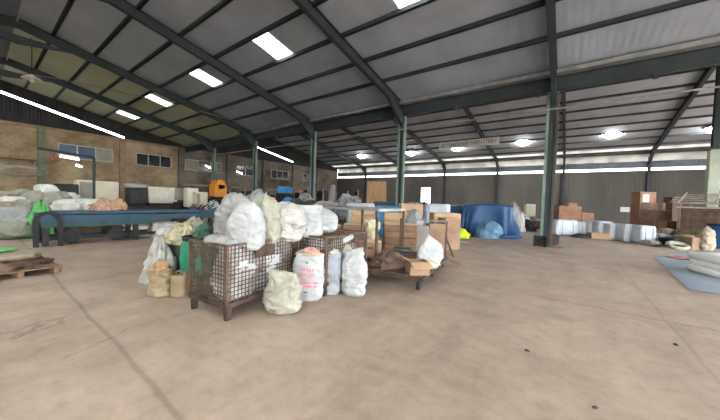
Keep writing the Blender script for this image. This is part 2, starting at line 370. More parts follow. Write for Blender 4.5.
# ------------------------------------------------------------------ the building
XL, XR, YF, YB = -34.5, 13.0, -9.0, 39.6
YR1, ZR1, YV, ZV, YR2, ZR2, ZE = 1.3, 9.72, 13.94, 7.0, 24.5, 10.2, 7.27
FX = [6.11, -.73, -7.57, -14.41, -21.25, -28.09]
def rz_(y):
    pts = [(YF-1, 7.5), (YR1, ZR1), (YV, ZV), (YR2, ZR2), (YB+.6, ZE-.12)]
    for (a, za), (b, zb) in zip(pts, pts[1:]):
        if y <= b: return za+(zb-za)*(y-a)/(b-a)
    return pts[-1][1]
f = M(); f.box((-5, 8, -.15), (110, 100, .3)); struct(f.build('floor', 'floor'))
# left wall: block wall with real window openings
WIN = [(4.2, 7.75), (9.5, 12.6), (13.9, 16.8), (17.4, 18.0), (19.9, 22.6), (25.2, 28.3), (31.2, 32.3)]
WZ0, WZ1, WT = 4.38, 5.6, 6.75
def seg_wall(m, y0, y1, z0, z1, x=XL-.12, t=.24): m.box((x, (y0+y1)/2, (z0+z1)/2), (t, y1-y0, z1-z0))
w1 = M(); w2 = M()
for mm, a, b in ((w1, YF, 13.4), (w2, 13.4, YB)):
    seg_wall(mm, a, b, 0, WZ0); seg_wall(mm, a, b, WZ1, WT)
    y = a
    for c, d in WIN:
        if a <= c < b: seg_wall(mm, y, c, WZ0, WZ1); y = d
    seg_wall(mm, y, b, WZ0, WZ1)
struct(w1.build('wall_left', 'brick')); struct(w2.build('wall_left', 'brick_grey'))
# gable cladding above the block wall with two daylight slots
g = M()
def prism(m, x, y0, y1, za0, za1, zb0, zb1, t=.06):
    vs = [(x, y0, za0), (x, y1, za1), (x, y1, zb1), (x, y0, zb0), (x-t, y0, za0), (x-t, y1, za1), (x-t, y1, zb1), (x-t, y0, zb0)]
    m.add(vs, [(0, 1, 2, 3), (7, 6, 5, 4), (0, 4, 5, 1), (1, 5, 6, 2), (2, 6, 7, 3), (3, 7, 4, 0)])
def slotz(y): return 8.78-.272*(y-1.25) if y < 13 else 8.28-.195*(y-23.04)
ys = [YF, -2.5, 1.3, 8.6, YV, 22.6, YR2, 29.2, YB]
for a, b in zip(ys, ys[1:]):
    ra, rb = rz_(a), rz_(b)
    sl = (-2.5 <= a and b <= 8.6) or (22.6 <= a and b <= 29.2)
    if sl:
        f0 = lambda y: min(slotz(y), 8.78) if y < 13 else slotz(y)
        prism(g, XL, a, b, WT, WT, f0(a)-.02, f0(b)-.02); prism(g, XL, a, b, f0(a)+.17, f0(b)+.17, ra, rb)
    else: prism(g, XL, a, b, WT, WT, ra, rb)
struct(g.build('wall_left', 'clad_dark'))
for i, y in enumerate([-1.9, 3.3, 8.45, 13.45, 18.85, 24.0, 29.2, 34.4]):
    p = M().box((XL+.14, y, WT/2), (.28, .42, WT)); struct(p.build('trim_%d' % (i+1), 'pier_green' if i == 1 else ('pier' if i < 3 else 'brick_grey')))
p = M().box((XL+.06, (13.4+YB)/2, 2.75), (.12, YB-13.4, .25)); struct(p.build('trim_9', 'pier'))
p = M().box((XL+.05, (YF+13.4)/2, WT-.1), (.1, 13.4-YF, .22)); struct(p.build('trim_10', 'pier'))
for i, (a, b) in enumerate(WIN):
    t = bpy.data.objects.new('window_%d' % (i+1), None); C.objects.link(t); t.location = (XL, (a+b)/2, WZ0); struct(t)
    L = b-a; n = max(1, round(L/1.2)); Hh = WZ1-WZ0; fr = M()
    for y in (-L/2+.04, L/2-.04): fr.box((0, y, Hh/2), (.1, .08, Hh))
    for z in (.04, Hh-.04): fr.box((0, 0, z), (.1, L, .08))
    for k in range(1, n): fr.box((0, -L/2+L*k/n, Hh/2), (.1, .07, Hh))
    fr.build('window_frame', 'white_frame', t)
    for k in range(n):
        gm = 'glass_dark'
        if i == 0: gm = 'shutter' if k == n-1 else 'glass_blue'
        if i in (2, 4) and k == 0 and i == 2: gm = 'shutter'
        M().box((-.03, -L/2+L*(k+.5)/n, Hh/2), (.02, L/n-.08, Hh-.1)).build('pane', gm, t)
    if i < 6: M().box((.06, 0, -.04), (.2, L+.2, .08)).build('window_sill', 'pier', t)
# back wall with slots of translucent sheet, door opening
bw = M(); D0, D1, DH = -17.95, -16.35, 3.9
bw.box(((XL+D0)/2, YB+.12, 2.75), (D0-XL, .24, 5.5)); bw.box(((XR+D1)/2, YB+.12, 2.75), (XR-D1, .24, 5.5)); bw.box(((D0+D1)/2, YB+.12, (DH+5.5)/2), (D1-D0, .24, 5.5-DH))
struct(bw.build('wall_back', 'clad_back'))
bc = M(); bc.box(((XL+XR)/2, YB+.05, 6.12), (XR-XL, .05, .64)); bc.box(((XL+XR)/2, YB+.05, 7.21), (XR-XL, .05, .1)); struct(bc.build('wall_back', 'roof_dark'))
tb = M(); tb.box(((XL+XR)/2, YB+.08, 6.8), (XR-XL, .02, .72)); struct(tb.build('window_8', 'trans_dim'))
tb = M()
for k in range(7):
    x0 = XL+(XR-XL)*k/7
    tb.box((x0+(XR-XL)/14, YB+.08, 5.65), ((XR-XL)/7, .02, .3))
struct(tb.build('window_9', 'trans'))
dt = bpy.data.objects.new('door_1', None); C.objects.link(dt); dt.location = ((D0+D1)/2, YB, 0); struct(dt)
df = M()
for s in (-1, 1): df.box((s*(D1-D0)/2-s*.04, .0, DH/2), (.1, .3, DH))
df.box((0, 0, DH-.05), (D1-D0, .3, .1)); df.build('door_frame', 'grey_steel', dt)
# front and right sides: open bays below a clad lintel
fw = M(); fw.box(((XL+3)/2, YF, 2.5), (3-XL, .24, 5.0)); fw.box(((XR+9)/2, YF, 2.5), (XR-9, .24, 5.0)); struct(fw.build('wall_front', 'brick'))
fw = M(); fw.box(((XR+XL)/2, YF, 6.35), (XR-XL, .06, 2.7)); struct(fw.build('wall_front', 'clad_dark'))
rw = M()
for a, b in zip([YF, YR1, YV, YR2], [YR1, YV, YR2, YB]): prism(rw, XR, a, b, 5.6, 5.6, rz_(a), rz_(b))
struct(rw.build('wall_right', 'clad_dark'))
rw = M(); rw.box((XR, 36.0, 2.8), (.1, 7.2, 5.6)); struct(rw.build('wall_right', 'clad_back'))
# roof slopes with translucent sheets in mid-bay
BX = [XR+.6]+[x for x in FX]+[XL-.5]
def slope(y0, y1, ya, yb, m, holes, green_from=None, hw=.55, xs=None):
    S = {}
    def put(x0, x1, a, b, mm):
        S.setdefault(mm, M()); za, zb = rz_(a), rz_(b); t = .04
        vs = [(x0, a, za), (x1, a, za), (x1, b, zb), (x0, b, zb), (x0, a, za+t), (x1, a, za+t), (x1, b, zb+t), (x0, b, zb+t)]
        S[mm].add(vs, [(3, 2, 1, 0), (4, 5, 6, 7), (0, 1, 5, 4), (1, 2, 6, 5), (2, 3, 7, 6), (3, 0, 4, 7)])
    xs = xs or sorted(BX)
    for x0, x1 in zip(xs, xs[1:]):
        mm = 'roof_green' if green_from is not None and x1 <= green_from else m
        hc = None
        for h in holes:
            if x0 < h < x1: hc = h
        if hc is None: put(x0, x1, y0, y1, mm)
        else:
            put(x0, x1, y0, ya, mm); put(x0, x1, yb, y1, mm); put(x0, hc-hw, ya, yb, mm); put(hc+hw, x1, ya, yb, mm); put(hc-hw, hc+hw, ya, yb, 'trans')
    return S
def ceil(S):
    for k, mm in S.items():
        o = mm.build('ceiling' if not k.startswith('trans') else 'window_10', k); struct(o)
ceil(slope(YR1, YV, 7.05, 8.75, 'roof', [-10.9, -17.0, -24.0, -30.9, -4.4, 2.7, 9.5], -21))
ceil(slope(YF-1, YR1, -7.6, -1.4, 'roof_dark', [-31.5, -27.6, -23.8, -19.9, -15.6, -10.4, -7.0, -3.6, -.2, 3.2, 6.6, 10.0], None, 1.15, sorted([XR+.6, 8.3, 4.9, 1.5, -1.9, -5.3, -8.7, -12.1, -17.8, -21.9, -25.7, -29.6, XL-.5])))  # unseen translucent sheets added behind the camera to light the hall
ceil(slope(YV, YR2, 19.6, 21.2, 'roof_dark', [-4.1, 3.9, -11.3]))  # the rising slope's shade is put into the darker sheet colour
ceil(slope(YR2, 38.0, 30, 31, 'roof', []))
sb = M(); y0, y1 = 38.0, 38.75
def strip(m, y0, y1, t=.04):
    za, zb = rz_(y0), rz_(y1); x0, x1 = XL-.5, XR+.6
    m.add([(x0, y0, za), (x1, y0, za), (x1, y1, zb), (x0, y1, zb), (x0, y0, za+t), (x1, y0, za+t), (x1, y1, zb+t), (x0, y1, zb+t)], [(3, 2, 1, 0), (4, 5, 6, 7), (0, 1, 5, 4), (1, 2, 6, 5), (2, 3, 7, 6), (3, 0, 4, 7)]); return m
struct(strip(M(), 38.0, 38.75).build('window_11', 'trans_dim')); struct(strip(M(), 38.75, YB+.6).build('ceiling', 'roof_dark'))

# steel frame: columns, rafters, purlins, valley gutter, tie
near = {-.73: 'standing beside the black crates in the open floor', -7.57: 'rising behind the cartons in the middle of the hall', -14.41: 'rising behind the white sacks of the mesh cages', -21.25: 'rising between the orange box and the far windows', -28.09: 'nearest the left wall, behind the blue work table', 6.11: 'off the right edge beyond the shed'}
for x in FX:
    t = thing('steel_column', 'green steel twin-flange column '+near[x], 'column', (x, YV, 0), 0, 'columns under the roof valley')
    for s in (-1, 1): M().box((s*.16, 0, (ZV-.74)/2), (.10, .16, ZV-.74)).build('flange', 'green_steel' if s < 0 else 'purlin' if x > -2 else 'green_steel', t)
    M().box((0, 0, (ZV-.74)/2), (.24, .03, ZV-.74)).build('web', 'dark_green_steel', t)
    M().box((0, 0, .015), (.5, .35, .03)).build('base_plate', 'rust_dark', t)
nm = {6.11: 'first from the right-hand side', -.73: 'above the column that stands in the open floor', -7.57: 'above the column behind the cartons', -14.41: 'above the column behind the caged sacks', -21.25: 'above the column by the orange box', -28.09: 'closest to the left wall'}
for x in FX:
    r = M(); e = .3
    for a, b in ((YF, YR1), (YR1, YV)):
        r.ibeam((x, a, rz_(a)-e), (x, b, rz_(b)-e), .2, .42)
    def haunch(m, p, q, yy, d1):
        m.add([(x-.08, p, rz_(p)-.45), (x-.08, yy, rz_(yy)-.45), (x-.08, yy, rz_(yy)-1.25), (x+.08, p, rz_(p)-.45), (x+.08, yy, rz_(yy)-.45), (x+.08, yy, rz_(yy)-1.25)], [(0, 1, 2), (5, 4, 3), (0, 2, 5, 3), (0, 3, 4, 1), (1, 4, 5, 2)])
    haunch(r, YV-1.7, 0, YV-.1, 0)
    r.add([(x-.08, YR1-2, rz_(YR1-2)-.45), (x-.08, YR1+2, rz_(YR1+2)-.45), (x-.08, YR1, ZR1-1.0-.25), (x+.08, YR1-2, rz_(YR1-2)-.45), (x+.08, YR1+2, rz_(YR1+2)-.45), (x+.08, YR1, ZR1-1.25)], [(0, 1, 2), (5, 4, 3), (0, 2, 5, 3), (2, 1, 4, 5), (0, 3, 4, 1)])
    tag(r.build('roof_rafter', 'dark_green_steel'), 'dark green rafter of the near roof, '+nm[x], 'rafter', 'rafters of the near roof')
    r = M()
    for a, b in ((YV, YR2), (YR2, YB)): r.ibeam((x, a, rz_(a)-e), (x, b, rz_(b)-e), .2, .42)
    haunch(r, YB-1.8, 0, YB-.15, 0)
    tag(r.build('roof_rafter', 'dark_green_steel'), 'dark steel rafter of the far roof, '+nm[x], 'rafter', 'rafters of the far roof')
    c = M().ibeam((x, YB-.16, 0), (x, YB-.16, ZE-.5), .2, .3)
    tag(c.build('wall_column', 'dark_green_steel'), 'dark steel column against the back wall, under the far rafter '+nm[x], 'column', 'columns along the back wall')
pn = 0
for a, b, n, w in ((1.65, 12.5, 7, 'near'), (YF, YR1, 7, 'entrance'), (YV, YR2, 7, 'rising'), (YR2, YB, 9, 'falling')):
    for k in range(n):
        y = a+(b-a)*(k+.5)/n
        if w == 'rising far' and k == 0: continue
        p = M().box(((XL+XR)/2, y, rz_(y)-.07), (XR-XL, .09, .14))
        p.box(((XL+XR)/2, y+.04, rz_(y)-.13), (XR-XL, .09, .02))
        wh = {0: 'first', 1: 'second', 2: 'third', 3: 'fourth', 4: 'fifth', 5: 'sixth', 6: 'seventh', 7: 'eighth', 8: 'ninth', 9: 'tenth', 10: 'eleventh', 11: 'twelfth'}[k]
        tag(p.build('roof_purlin', 'purlin' if w != 'near' else 'dark_green_steel'), 'thin steel purlin under the %s roof slope, %s from the camera side' % (w, wh), 'purlin', 'purlins of the %s slope' % w)
gt = M(); gt.box(((XL+XR)/2, YV-.4, ZV-.08), (XR-XL-.3, .05, .16)); gt.box(((XL+XR)/2, YV-.2, ZV-.14), (XR-XL-.3, .35, .03))
tag(gt.build('valley_gutter', 'grey_steel'), 'long pale steel gutter along the valley between the two roofs', 'gutter')
gb = M(); gb.ibeam((XL+.1, YV, ZV-.44), (XR-.1, YV, ZV-.44), .2, .55)
for k in range(9):
    x = 9-k*3.42
    gb.box((x, YV-.05, ZV-.75), (.12, .2, .2))
tag(gb.build('valley_girder', 'dark_green_steel'), 'dark deep girder carried by the green columns below the gutter', 'girder')
tz = M().tube([(XL, YV-.12, 5.55), (XR, YV-.12, 5.55)], .035, 6)
tag(tz.build('conduit_pipe', 'grey_steel'), 'thin grey pipe crossing all the green columns below the girder', 'pipe')
cd = M(); cpts = [at(28, 74, 17), at(60, 79, 17.5), at(143, 97, 19), at(200, 111, 20), at(243, 123, 20.6)]
cd.tube([(p.x, p.y, p.z) for p in cpts], .02, 6); tag(cd.build('hanging_cable', 'grey_steel'), 'slack pale cable slung under the near roof towards the far column', 'cable')
# concrete pier on the right
q = gp(712, 232); px_ = at(711, 200, 15.5)
t = thing('pier_column', 'pale green concrete pier with a darker top behind the shed', 'column', (px_.x, px_.y, 0))
M().cbox((0, 0, 2.5), (.44, .44, 5.0), .03).build('pier', 'concrete', t); zt = rz_(px_.y); M().ibeam((0, 0, 5.0), (0, 0, zt-.1), .25, .35).build('upper_post', 'dark_green_steel', t)  # upper part is a darker post than the pier below
M().box((0, 0, 5.06), (.55, .55, .12)).build('cap', 'dark_green_steel', t)

# high-bay lamps
HB = [(362, 155, 'first from the left, beside the bright wall slots'), (411, 152, 'right of the column behind the cartons'), (457, 147, 'shining just under the banner'), (523, 141, 'left of the column in the open floor'), (612, 133, 'between that column and the right edge'), (718, 127, 'at the right edge above the pier')]
for i, (x, y, s) in enumerate(HB):
    d = ray(x, y); p = d*(34.2/d.y)+Vector((0, 0, EYE)); zr = rz_(34.2); h = max(.25, zr-p.z-.1)
    t = thing('high_bay_lamp', 'bright white high-bay lamp, '+s, 'lamp', (p.x, 34.2, p.z), 0, 'high-bay lamps of the far roof')
    M().lathe([(.14, .34), (.2, .32), (.45, .16), (.74, -.0), (.74, -.05)], 20).build('reflector', 'grey_steel', t, True)
    M().lathe([(.02, -.48), (.26, -.45), (.50, -.34), (.66, -.18), (.70, -.03)], 20).build('bulb', 'lamp', t, True)  # bulb enlarged so its shape takes in the bloom
    M().tube([(0, 0, .3), (0, 0, zr-p.z)], .02, 6).build('stem', 'dark_metal', t)
# reflector lamp near the left ceiling
p = at(32, 80, 15); t = thing('reflector_lamp', 'unlit white bell-shaped lamp hanging near the top left roof', 'lamp', p)
M().lathe([(.06, .28), (.10, .24), (.38, .06), (.40, .03), (.36, .03), (.08, .2)], 20).build('lamp_shade', 'offwhite', t, True)
M().lathe([(.02, -.16), (.09, -.12), (.10, 0), (.05, .14)], 12).build('bulb', 'offwhite', t, True); M().tube([(0, 0, .26), (0, 0, rz_(p.y)-p.z)], .02, 6).build('stem', 'dark_metal', t)

# banner hung under the far roof
a = at(439, 146.5, 30); b = at(499.5, 140.3, 30*1.0); 
a = Vector((a.x, 30.6*0+a.y, a.z)); d = ray(439, 146.5); a = d*(31.0/d.y)+Vector((0, 0, EYE)); d = ray(499.5, 140.2); b = d*(31.0/d.y)+Vector((0, 0, EYE))
L = (b-a).length; t = thing('banner_sign', 'long narrow white banner with dark lettering hung under the far roof', 'sign', (a+b)/2)
t.rotation_euler = (0, -math.atan2(b.z-a.z, b.x-a.x), 0)
M().box((0, 0, 0), (L, .04, .75)).build('panel', 'clean_white', t)
lt = M(); x = -L/2+.3; random.seed(3)
while x < L/2-.5:
    w = .17; k = random.choice('HEANTKI')
    if True:
        for sx in ((-1, 1) if k in 'HANK' else (-1,) if k == 'E' else (0,)): lt.box((x+w/2+sx*w*.36, -.03, 0), (.045, .01, .38))
        if k in 'HA': lt.box((x+w/2, -.03, 0), (w*.7, .01, .08))
        if k in 'ET': lt.box((x+w/2, -.03, .17), (w*.7, .01, .08))
        if k == 'E': lt.box((x+w/2, -.03, -.17), (w*.7, .01, .08)); lt.box((x+w/2, -.03, 0), (w*.6, .01, .08))
        if k in 'NK': lt.beam((x+w*.2, -.03, .18), (x+w*.8, -.03, -.18), .01, .08)
    x += .235+.05*random.random()
lt.build('lettering', 'faded_ink', t)
for s in (-1, 1): M().tube([(s*L*.45, 0, .37), (s*L*.45, 0, rz_(31.0)-(a.z+b.z)/2-s*L*.45*(b.z-a.z)/L)], .012, 5).build('cord', 'grey_steel', t)
random.seed(11)

# ------------------------------------------------------------------ left: work table and around
TX = -12.75
t = thing('work_table', 'long blue steel work table with arched black end beside the sack heap', 'table', (TX, 1.1, 0))
tl = 8.4
tp = M(); tp.box((0, tl/2, .86), (1.0, tl, .06)); tp.box((.5, tl/2, .80), (.05, tl, .2)); tp.box((-.5, tl/2, .84), (.05, tl, .2)); tp.build('table_top', 'blue_table', t)
M().box((.49, 1.4, .68), (.05, 2.7, .26)).build('apron', 'teal_table', t)
M().box((0, tl/2-.3, .97), (.5, tl-1.2, .09)).build('tray', 'blue_table', t)
for y in (.15, 2.3, 4.9, 7.9):
    for s in (-1, 1): M().box((s*.42, y, .42), (.12, .14, .84)).build('leg', 'dark_metal', t)
M().beam((.42, .1, .2), (.42, 4.9, .2), .06, .1).build('lower_rail', 'dark_metal', t); M().beam((-.42, .1, .2), (-.42, 4.9, .2), .06, .1).build('lower_rail', 'dark_metal', t)
ar = M(); pts = [(0+.55, -.05, 0)]+[(.55, .19-.25*math.cos(a), .72+.26*math.sin(a)) for a in [PI*k/8 for k in range(9)]]+[(.55, .44, 0)]
for p0, p1 in zip(pts, pts[1:]): ar.beam(p0, p1, .1, .11)
ar.build('arched_end', 'black', t)
for i, (y, lab, m, w, h) in enumerate([(.7, 'black belted drum lying under the blue table, near its arched end', 'dark_metal', .42, .4), (1.75, 'dark drum with dusty rim under the blue table, middle one', 'rust_dark', .42, .4)]):
    t = thing('lying_drum', lab, 'drum', (TX, 1.1+y, .26)); mm = M()
    mm.tube([(-.4, 0, 0), (.4, 0, 0)], h/2, 18); mm.build('body', m, t, False); M().tube([(.38, 0, 0), (.44, 0, 0)], h/2*1.05, 18).build('rim', 'black', t)
pillow('plastic_bundle', 'crumpled white and grey plastic bundle under the blue table', 'bundle', (TX+.1, 4.35, 0), .7, .9, .6, 'poly', 4)
o = heap_mesh(1.3, 1.4, .75, 9, .3).build('scrap_heap', 'brownheap', None, True, (TX-.4, 5.3, 0)); tag(o, 'brown heap of scrap in a sagging basket under the blue table', 'heap')
# sunlit patch of floor beyond the table, put in as a flat white shape
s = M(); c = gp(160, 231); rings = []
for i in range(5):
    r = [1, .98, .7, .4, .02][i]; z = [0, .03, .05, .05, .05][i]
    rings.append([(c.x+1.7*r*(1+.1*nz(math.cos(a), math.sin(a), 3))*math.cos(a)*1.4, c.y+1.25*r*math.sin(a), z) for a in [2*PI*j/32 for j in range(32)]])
tag(s.loft(rings).build('sunlit_floor_patch', 'clean_white', None, True), 'bright sunlit patch painted on the floor beyond the blue table', 'sheet')
# things on the table
t_z = 1.02
for (px, py, m, w, lab) in [(108, 207, 'salmon', .55, 'salmon coloured plastic parts heaped on the blue table, left pile'), (119, 205, 'carton_light', .5, 'orange-brown pile of parts on the blue table, beside the salmon ones')]:
    c = at(px, py, 9.4+ (px-108)*.05); o = heap_mesh(w, .6, .38, px, .5).build('parts_pile', m, None, True, (TX-.1, c.y, t_z)); tag(o, lab, 'heap')
for i in range(9):
    y = 1.1+4.3+i*.38; tt = M()
    for k in range(4): tt.beam((-.25+random.random()*.5, -.1+random.random()*.2, .03), (-.2+random.random()*.5, random.random()*.2, .12+random.random()*.16), .03, .03)
    tt.box((0, 0, .03), (.4, .2, .06))
    tag(tt.build('tool_tray', 'dark_metal' if i % 2 else 'blue_table', None, False, (TX, y, t_z)), 'small tray of dark tools on the blue table, %s from the salmon parts' % ['first', 'second', 'third', 'fourth', 'fifth', 'sixth', 'seventh', 'eighth', 'ninth'][i], 'tray', 'tool trays on the blue table')

# left heap of sacks: picture centre, depth, size, base
SK = [
 (8, 231, 9.4, 1.5, .8, .42, 'sack_green', 'pale green flattened sack lying at the foot of the left heap, by the frame edge'),
 (27, 226, 9.9, 1.0, .7, .5, 'sack_white', 'grey sack lying at the foot of the left heap, beside the green sheet'),
 (4, 214, 10.4, 1.1, .7, .55, 'sack_dirty', 'soiled beige sack in the middle of the left heap, by the frame edge'),
 (17, 208, 10.8, .9, .7, .5, 'sack_lightened', 'small white sack in the middle of the left heap'),
 (9, 200, 11.4, 1.1, .7, .4, 'sack_green', 'pale sack with green tint on the rear slope of the left heap'),
 (14, 219, 10.0, 1.1, .7, .5, 'sack_white', 'dusty grey sack lying across the left heap above the flattened one'),
 (3, 206, 11.0, .9, .7, .6, 'sack_dirty', 'beige sack with torn corner at the frame edge, high in the left heap'),
 (26, 213, 10.6, .8, .6, .6, 'sack_cream', 'small cream sack left of the bright green sheet'),
 (57, 227, 10.8, 1.0, .8, .6, 'sack_lightened', 'white sack glimpsed behind the legs of the blue table'),
]
for i, (px, py, Z, w, d, h, m, lab) in enumerate(SK):
    c = at(px, py, Z); base = max(0, c.z-h/2) if py < 225 else 0
    pillow('woven_sack', lab, 'sack', (c.x, c.y, base), w*.85, d*.9, h*1.35, m, 20+i, rz=random.uniform(.2, 1.0), group='sacks heaped at the left', wr=.09)
core = heap_mesh(4.6, 3.6, .8, 31, .15).build('waste_heap', 'brownheap', None, True, (-16.9, 2.2, 0)); tag(core, 'low brown and grey heap of waste under the left sacks', 'heap')
c = at(37, 204, 11.2); sack('woven_sack', 'tall bulging beige sack standing in the left heap above the green sheet', 'sack', (c.x, c.y, c.z-.5), .95, .7, 1.0, 'sack_cream', 41, 'round', .6, group='sacks heaped at the left', wr=.05)
for i, (px, py, Z, w, h, m, lab, rr) in enumerate([
 (46, 193, 11.6, 1.0, .55, 'sack_lightened', 'white sack slumped on top of the left heap, topmost one', .2),
 (57, 201, 11.3, .9, .6, 'sack_cream', 'cream sack just right of the tall beige one', .9),
 (70, 208, 10.9, 1.3, .5, 'sack_lightened', 'long white sack lying above the table edge, left of the pair', .7),
 (92, 207, 11.3, 1.7, .5, 'sack_lightened', 'long white sack lying above the table edge, right of the pair', 1.3),
 (66, 200, 12.0, 1.1, .5, 'sack_lightened', 'white sack on the rear right of the left heap, by the black box', .9),
 (22, 197, 11.8, .7, .5, 'sack_green', 'small greenish sack at the rear of the left heap', .1)]):
    c = at(px, py, Z); pillow('woven_sack', lab, 'sack', (c.x, c.y, c.z-h*.65), w*.85, .6, h*1.3, m, 50+i, rz=rr, group='sacks heaped at the left', wr=.07)
c = at(41, 222, 9.9); o = heap_mesh(.72, .6, 1.22, 5, .28).build('green_sheet', 'green_sheet', None, True, (c.x, c.y, 0), .5); tag(o, 'bright green plastic sheet draped over sacks beside the table end', 'sheet')
# near-left pallet with debris
c = gp(4, 277); t = thing('wooden_pallet', 'low wooden pallet at the left frame edge in the near floor', 'pallet', (c.x-.25, c.y+.1, 0), .15)
for k in range(6): M().box((-.6+k*.22, 0, .125), (.14, 1.1, .025)).build('slat', 'wood', t)
for y in (-.48, 0, .48): M().box((-.05, y, .055), (1.2, .09, .11)).build('runner', 'wood', t)
o = heap_mesh(1.1, .9, .24, 8, .45).build('scrap_heap', 'brownheap', None, True, (c.x-.3, c.y+.1, .14)); tag(o, 'dark brown scraps heaped on the pallet at the left frame edge', 'heap')
pillow('folded_cloth', 'pale beige cloth spread on the scraps of the left pallet', 'cloth', (c.x-.25, c.y+.1, .30), 1.0, .8, .13, 'sack_dirty', 6)
pillow('green_cloth', 'small bright green cloth on top of the left pallet', 'cloth', (c.x-.42, c.y-.05, .42), .5, .45, .06, 'green_sheet', 8)

# gantry lamp over the table
Zg = 13.6; a = at(38, 148, Zg); b = at(94, 157.5, Zg+1.6); pb = (b.x, b.y)
t = thing('lamp_gantry', 'dark green pipe arm on a post, reaching above the sack heap with a tube lamp', 'gantry', (b.x, b.y, 0))
M().tube([(0, 0, 0), (0, 0, b.z)], .06, 8).build('post', 'dark_green_steel', t); M().tube([(a.x-b.x, a.y-b.y, a.z), (0, 0, b.z)], .06, 8).build('arm', 'dark_green_steel', t)
dirn = Vector((b.x-a.x, b.y-a.y, b.z-a.z)).normalized()
def tube_lamp(px0, py0, Z0, px1, py1, Z1, lab, top, r=.05):
    p, q_ = at(px0, py0, Z0), at(px1, py1, Z1); mid = (p+q_)/2
    t = thing('tube_lamp', lab, 'lamp', mid, 0, 'lit tube lamps on the left side')
    M().tube([p-mid, q_-mid], r, 8).build('tube', 'tube', t)
    u = Vector((0, 0, .09)); M().beam(p-mid+u, q_-mid+u, .16, .06).build('housing', 'white_frame', t)
    if top: 
        for s in (.15, .85): k = (p-mid).lerp(q_-mid, s); M().tube([k+u, k+Vector((0, 0, top))], .012, 5).build('cord', 'dark_metal', t)
tube_lamp(60, 156, 14.1, 79, 159.5, 14.6, 'lit tube lamp hanging under the green pipe arm', .25, .05)
tube_lamp(76, 165, 16.5, 82, 167, 16.7, 'short lit tube lamp over the pale lampshade box', .2, .05)
tube_lamp(206, 165.5, 26, 210, 168, 25, 'short lit tube lamp in front of the third wall window', 1.2, .06)
tube_lamp(237, 171.5, 28, 242, 173.5, 27, 'short lit tube lamp in front of the fifth wall window', 1.2, .06)
c = at(55, 156, 13.95); o = heap_mesh(.8, .3, .35, 4, .6).build('rag_bundle', 'carton_red', None, True, (c.x, c.y, c.z-.25)); tag(o, 'reddish brown rag bundle tied on the green pipe arm', 'bundle')
# wire coil on the left wall
t = M(); random.seed(5)
for k in range(5):
    ry, rzz = .9+.15*k*random.random(), .33+.05*random.random(); t.tube([(0.02*k, ry*math.cos(a), rzz*math.sin(a)+.03*k) for a in [2*PI*j/28 for j in range(29)]], .02, 5)
c = at(9, 179, 22.0); tag(t.build('hose_coil', 'grey_steel', None, False, (XL+.35, c.y*1.0+.5, 2.95)), 'loops of pale hose coiled on the wall at the far left', 'hose')
sh = M(); sh.box((XL+.3, -1, 3.95), (.6, 8, .06)); 
for y in (-4, -1.5, 1, 2.8): sh.box((XL+.28, y, 3.8), (.5, .05, .3))
tag(sh.build('wall_shelf', 'wood'), 'long brown shelf ledge on the wall at the far left', 'shelf')

# machines along the left wall
def machine(lab, px, top, bot, Z, w, d, body_m, base_w=1.2, rz=0, name='machine', hood='box', cat='machine'):
    c = at(px, (top+bot)/2, Z); zt = at(px, top, Z).z; zb = at(px, bot, Z).z
    t = thing(name, lab, cat, (c.x, c.y, 0), rz)
    M().cbox((0, 0, zb*.45), (d*1.1, w*base_w, zb*.9), .04).build('base', 'dark_metal', t)
    M().box((0, 0, zb*.95), (d*.7, w*.8, zb*.12)).build('neck', 'rust_dark', t)
    if hood == 'bin':
        m = M(); hx, hy = d/2, w/2
        rings = [[(-hx*k, -hy*k, z), (hx*k, -hy*k, z), (hx*k, hy*k, z), (-hx*k, hy*k, z)] for k, z in ((.88, zb), (1, zt), (1.06, zt), (1.06, zt+.05), (.96, zt+.05), (.86, zb+.08))]
        m.loft(rings).build('bin', body_m, t)
        for k in range(7): M().box((d/2*.98, -w/2*.8+w*.8*k/6, (zb+zt)/2), (.05, .05, (zt-zb)*.9)).build('rib', body_m, t)
    else:
        M().cbox((0, 0, (zt+zb)/2), (d, w, zt-zb), .04).build('cabinet', body_m, t)
        M().box((d/2+.01, -w*.3, (zt+zb)/2), (.02, w*.28, (zt-zb)*.8)).build('door', 'shutter' if body_m == 'beige' else body_m, t)
    return t, zb, zt
machine('big beige machine cabinet against the left wall behind the white sacks', 97, 181, 200, 17.4, 1.9, 1.0, 'beige')
machine('black boxy machine with a square screen, left of the big beige cabinet', 66, 184, 197, 15.6, .9, .8, 'black')
t, zb, zt = machine('dark machine under a white bag, right of the big beige cabinet', 136, 188, 204, 18.2, .9, .9, 'dark_metal')
pillow('plastic_bag', 'white plastic bag lying on the dark machine left of the pale bin', 'bag', (t.location.x, t.location.y, zt), .7, 1.2, .28, 'poly', 3)
machine('pale ribbed bin on a dark stand beyond the blue table', 161, 188, 203, 19.8, 1.9, 1.2, 'offwhite', hood='bin', name='material_bin', cat='bin')
machine('grey control cabinet just right of the pale ribbed bin', 180, 188, 200, 20.5, .9, .8, 'shutter')
machine('white electrical box with dark dots between two grey cabinets', 191, 188, 207, 20, .75, .6, 'offwhite')
machine('low grey-white box at the right end of the row of cabinets', 200, 192, 207, 20, .8, .6, 'beige')
t, zb, zt = machine('bright orange box with rounded top behind the blue table', 218, 184.5, 197, 21.5, .95, .8, 'orange', name='orange_box', cat='box')
M().tube([(-.4, 0, zt), (.4, 0, zt)], .36, 14).build('rounded_top', 'orange', t)
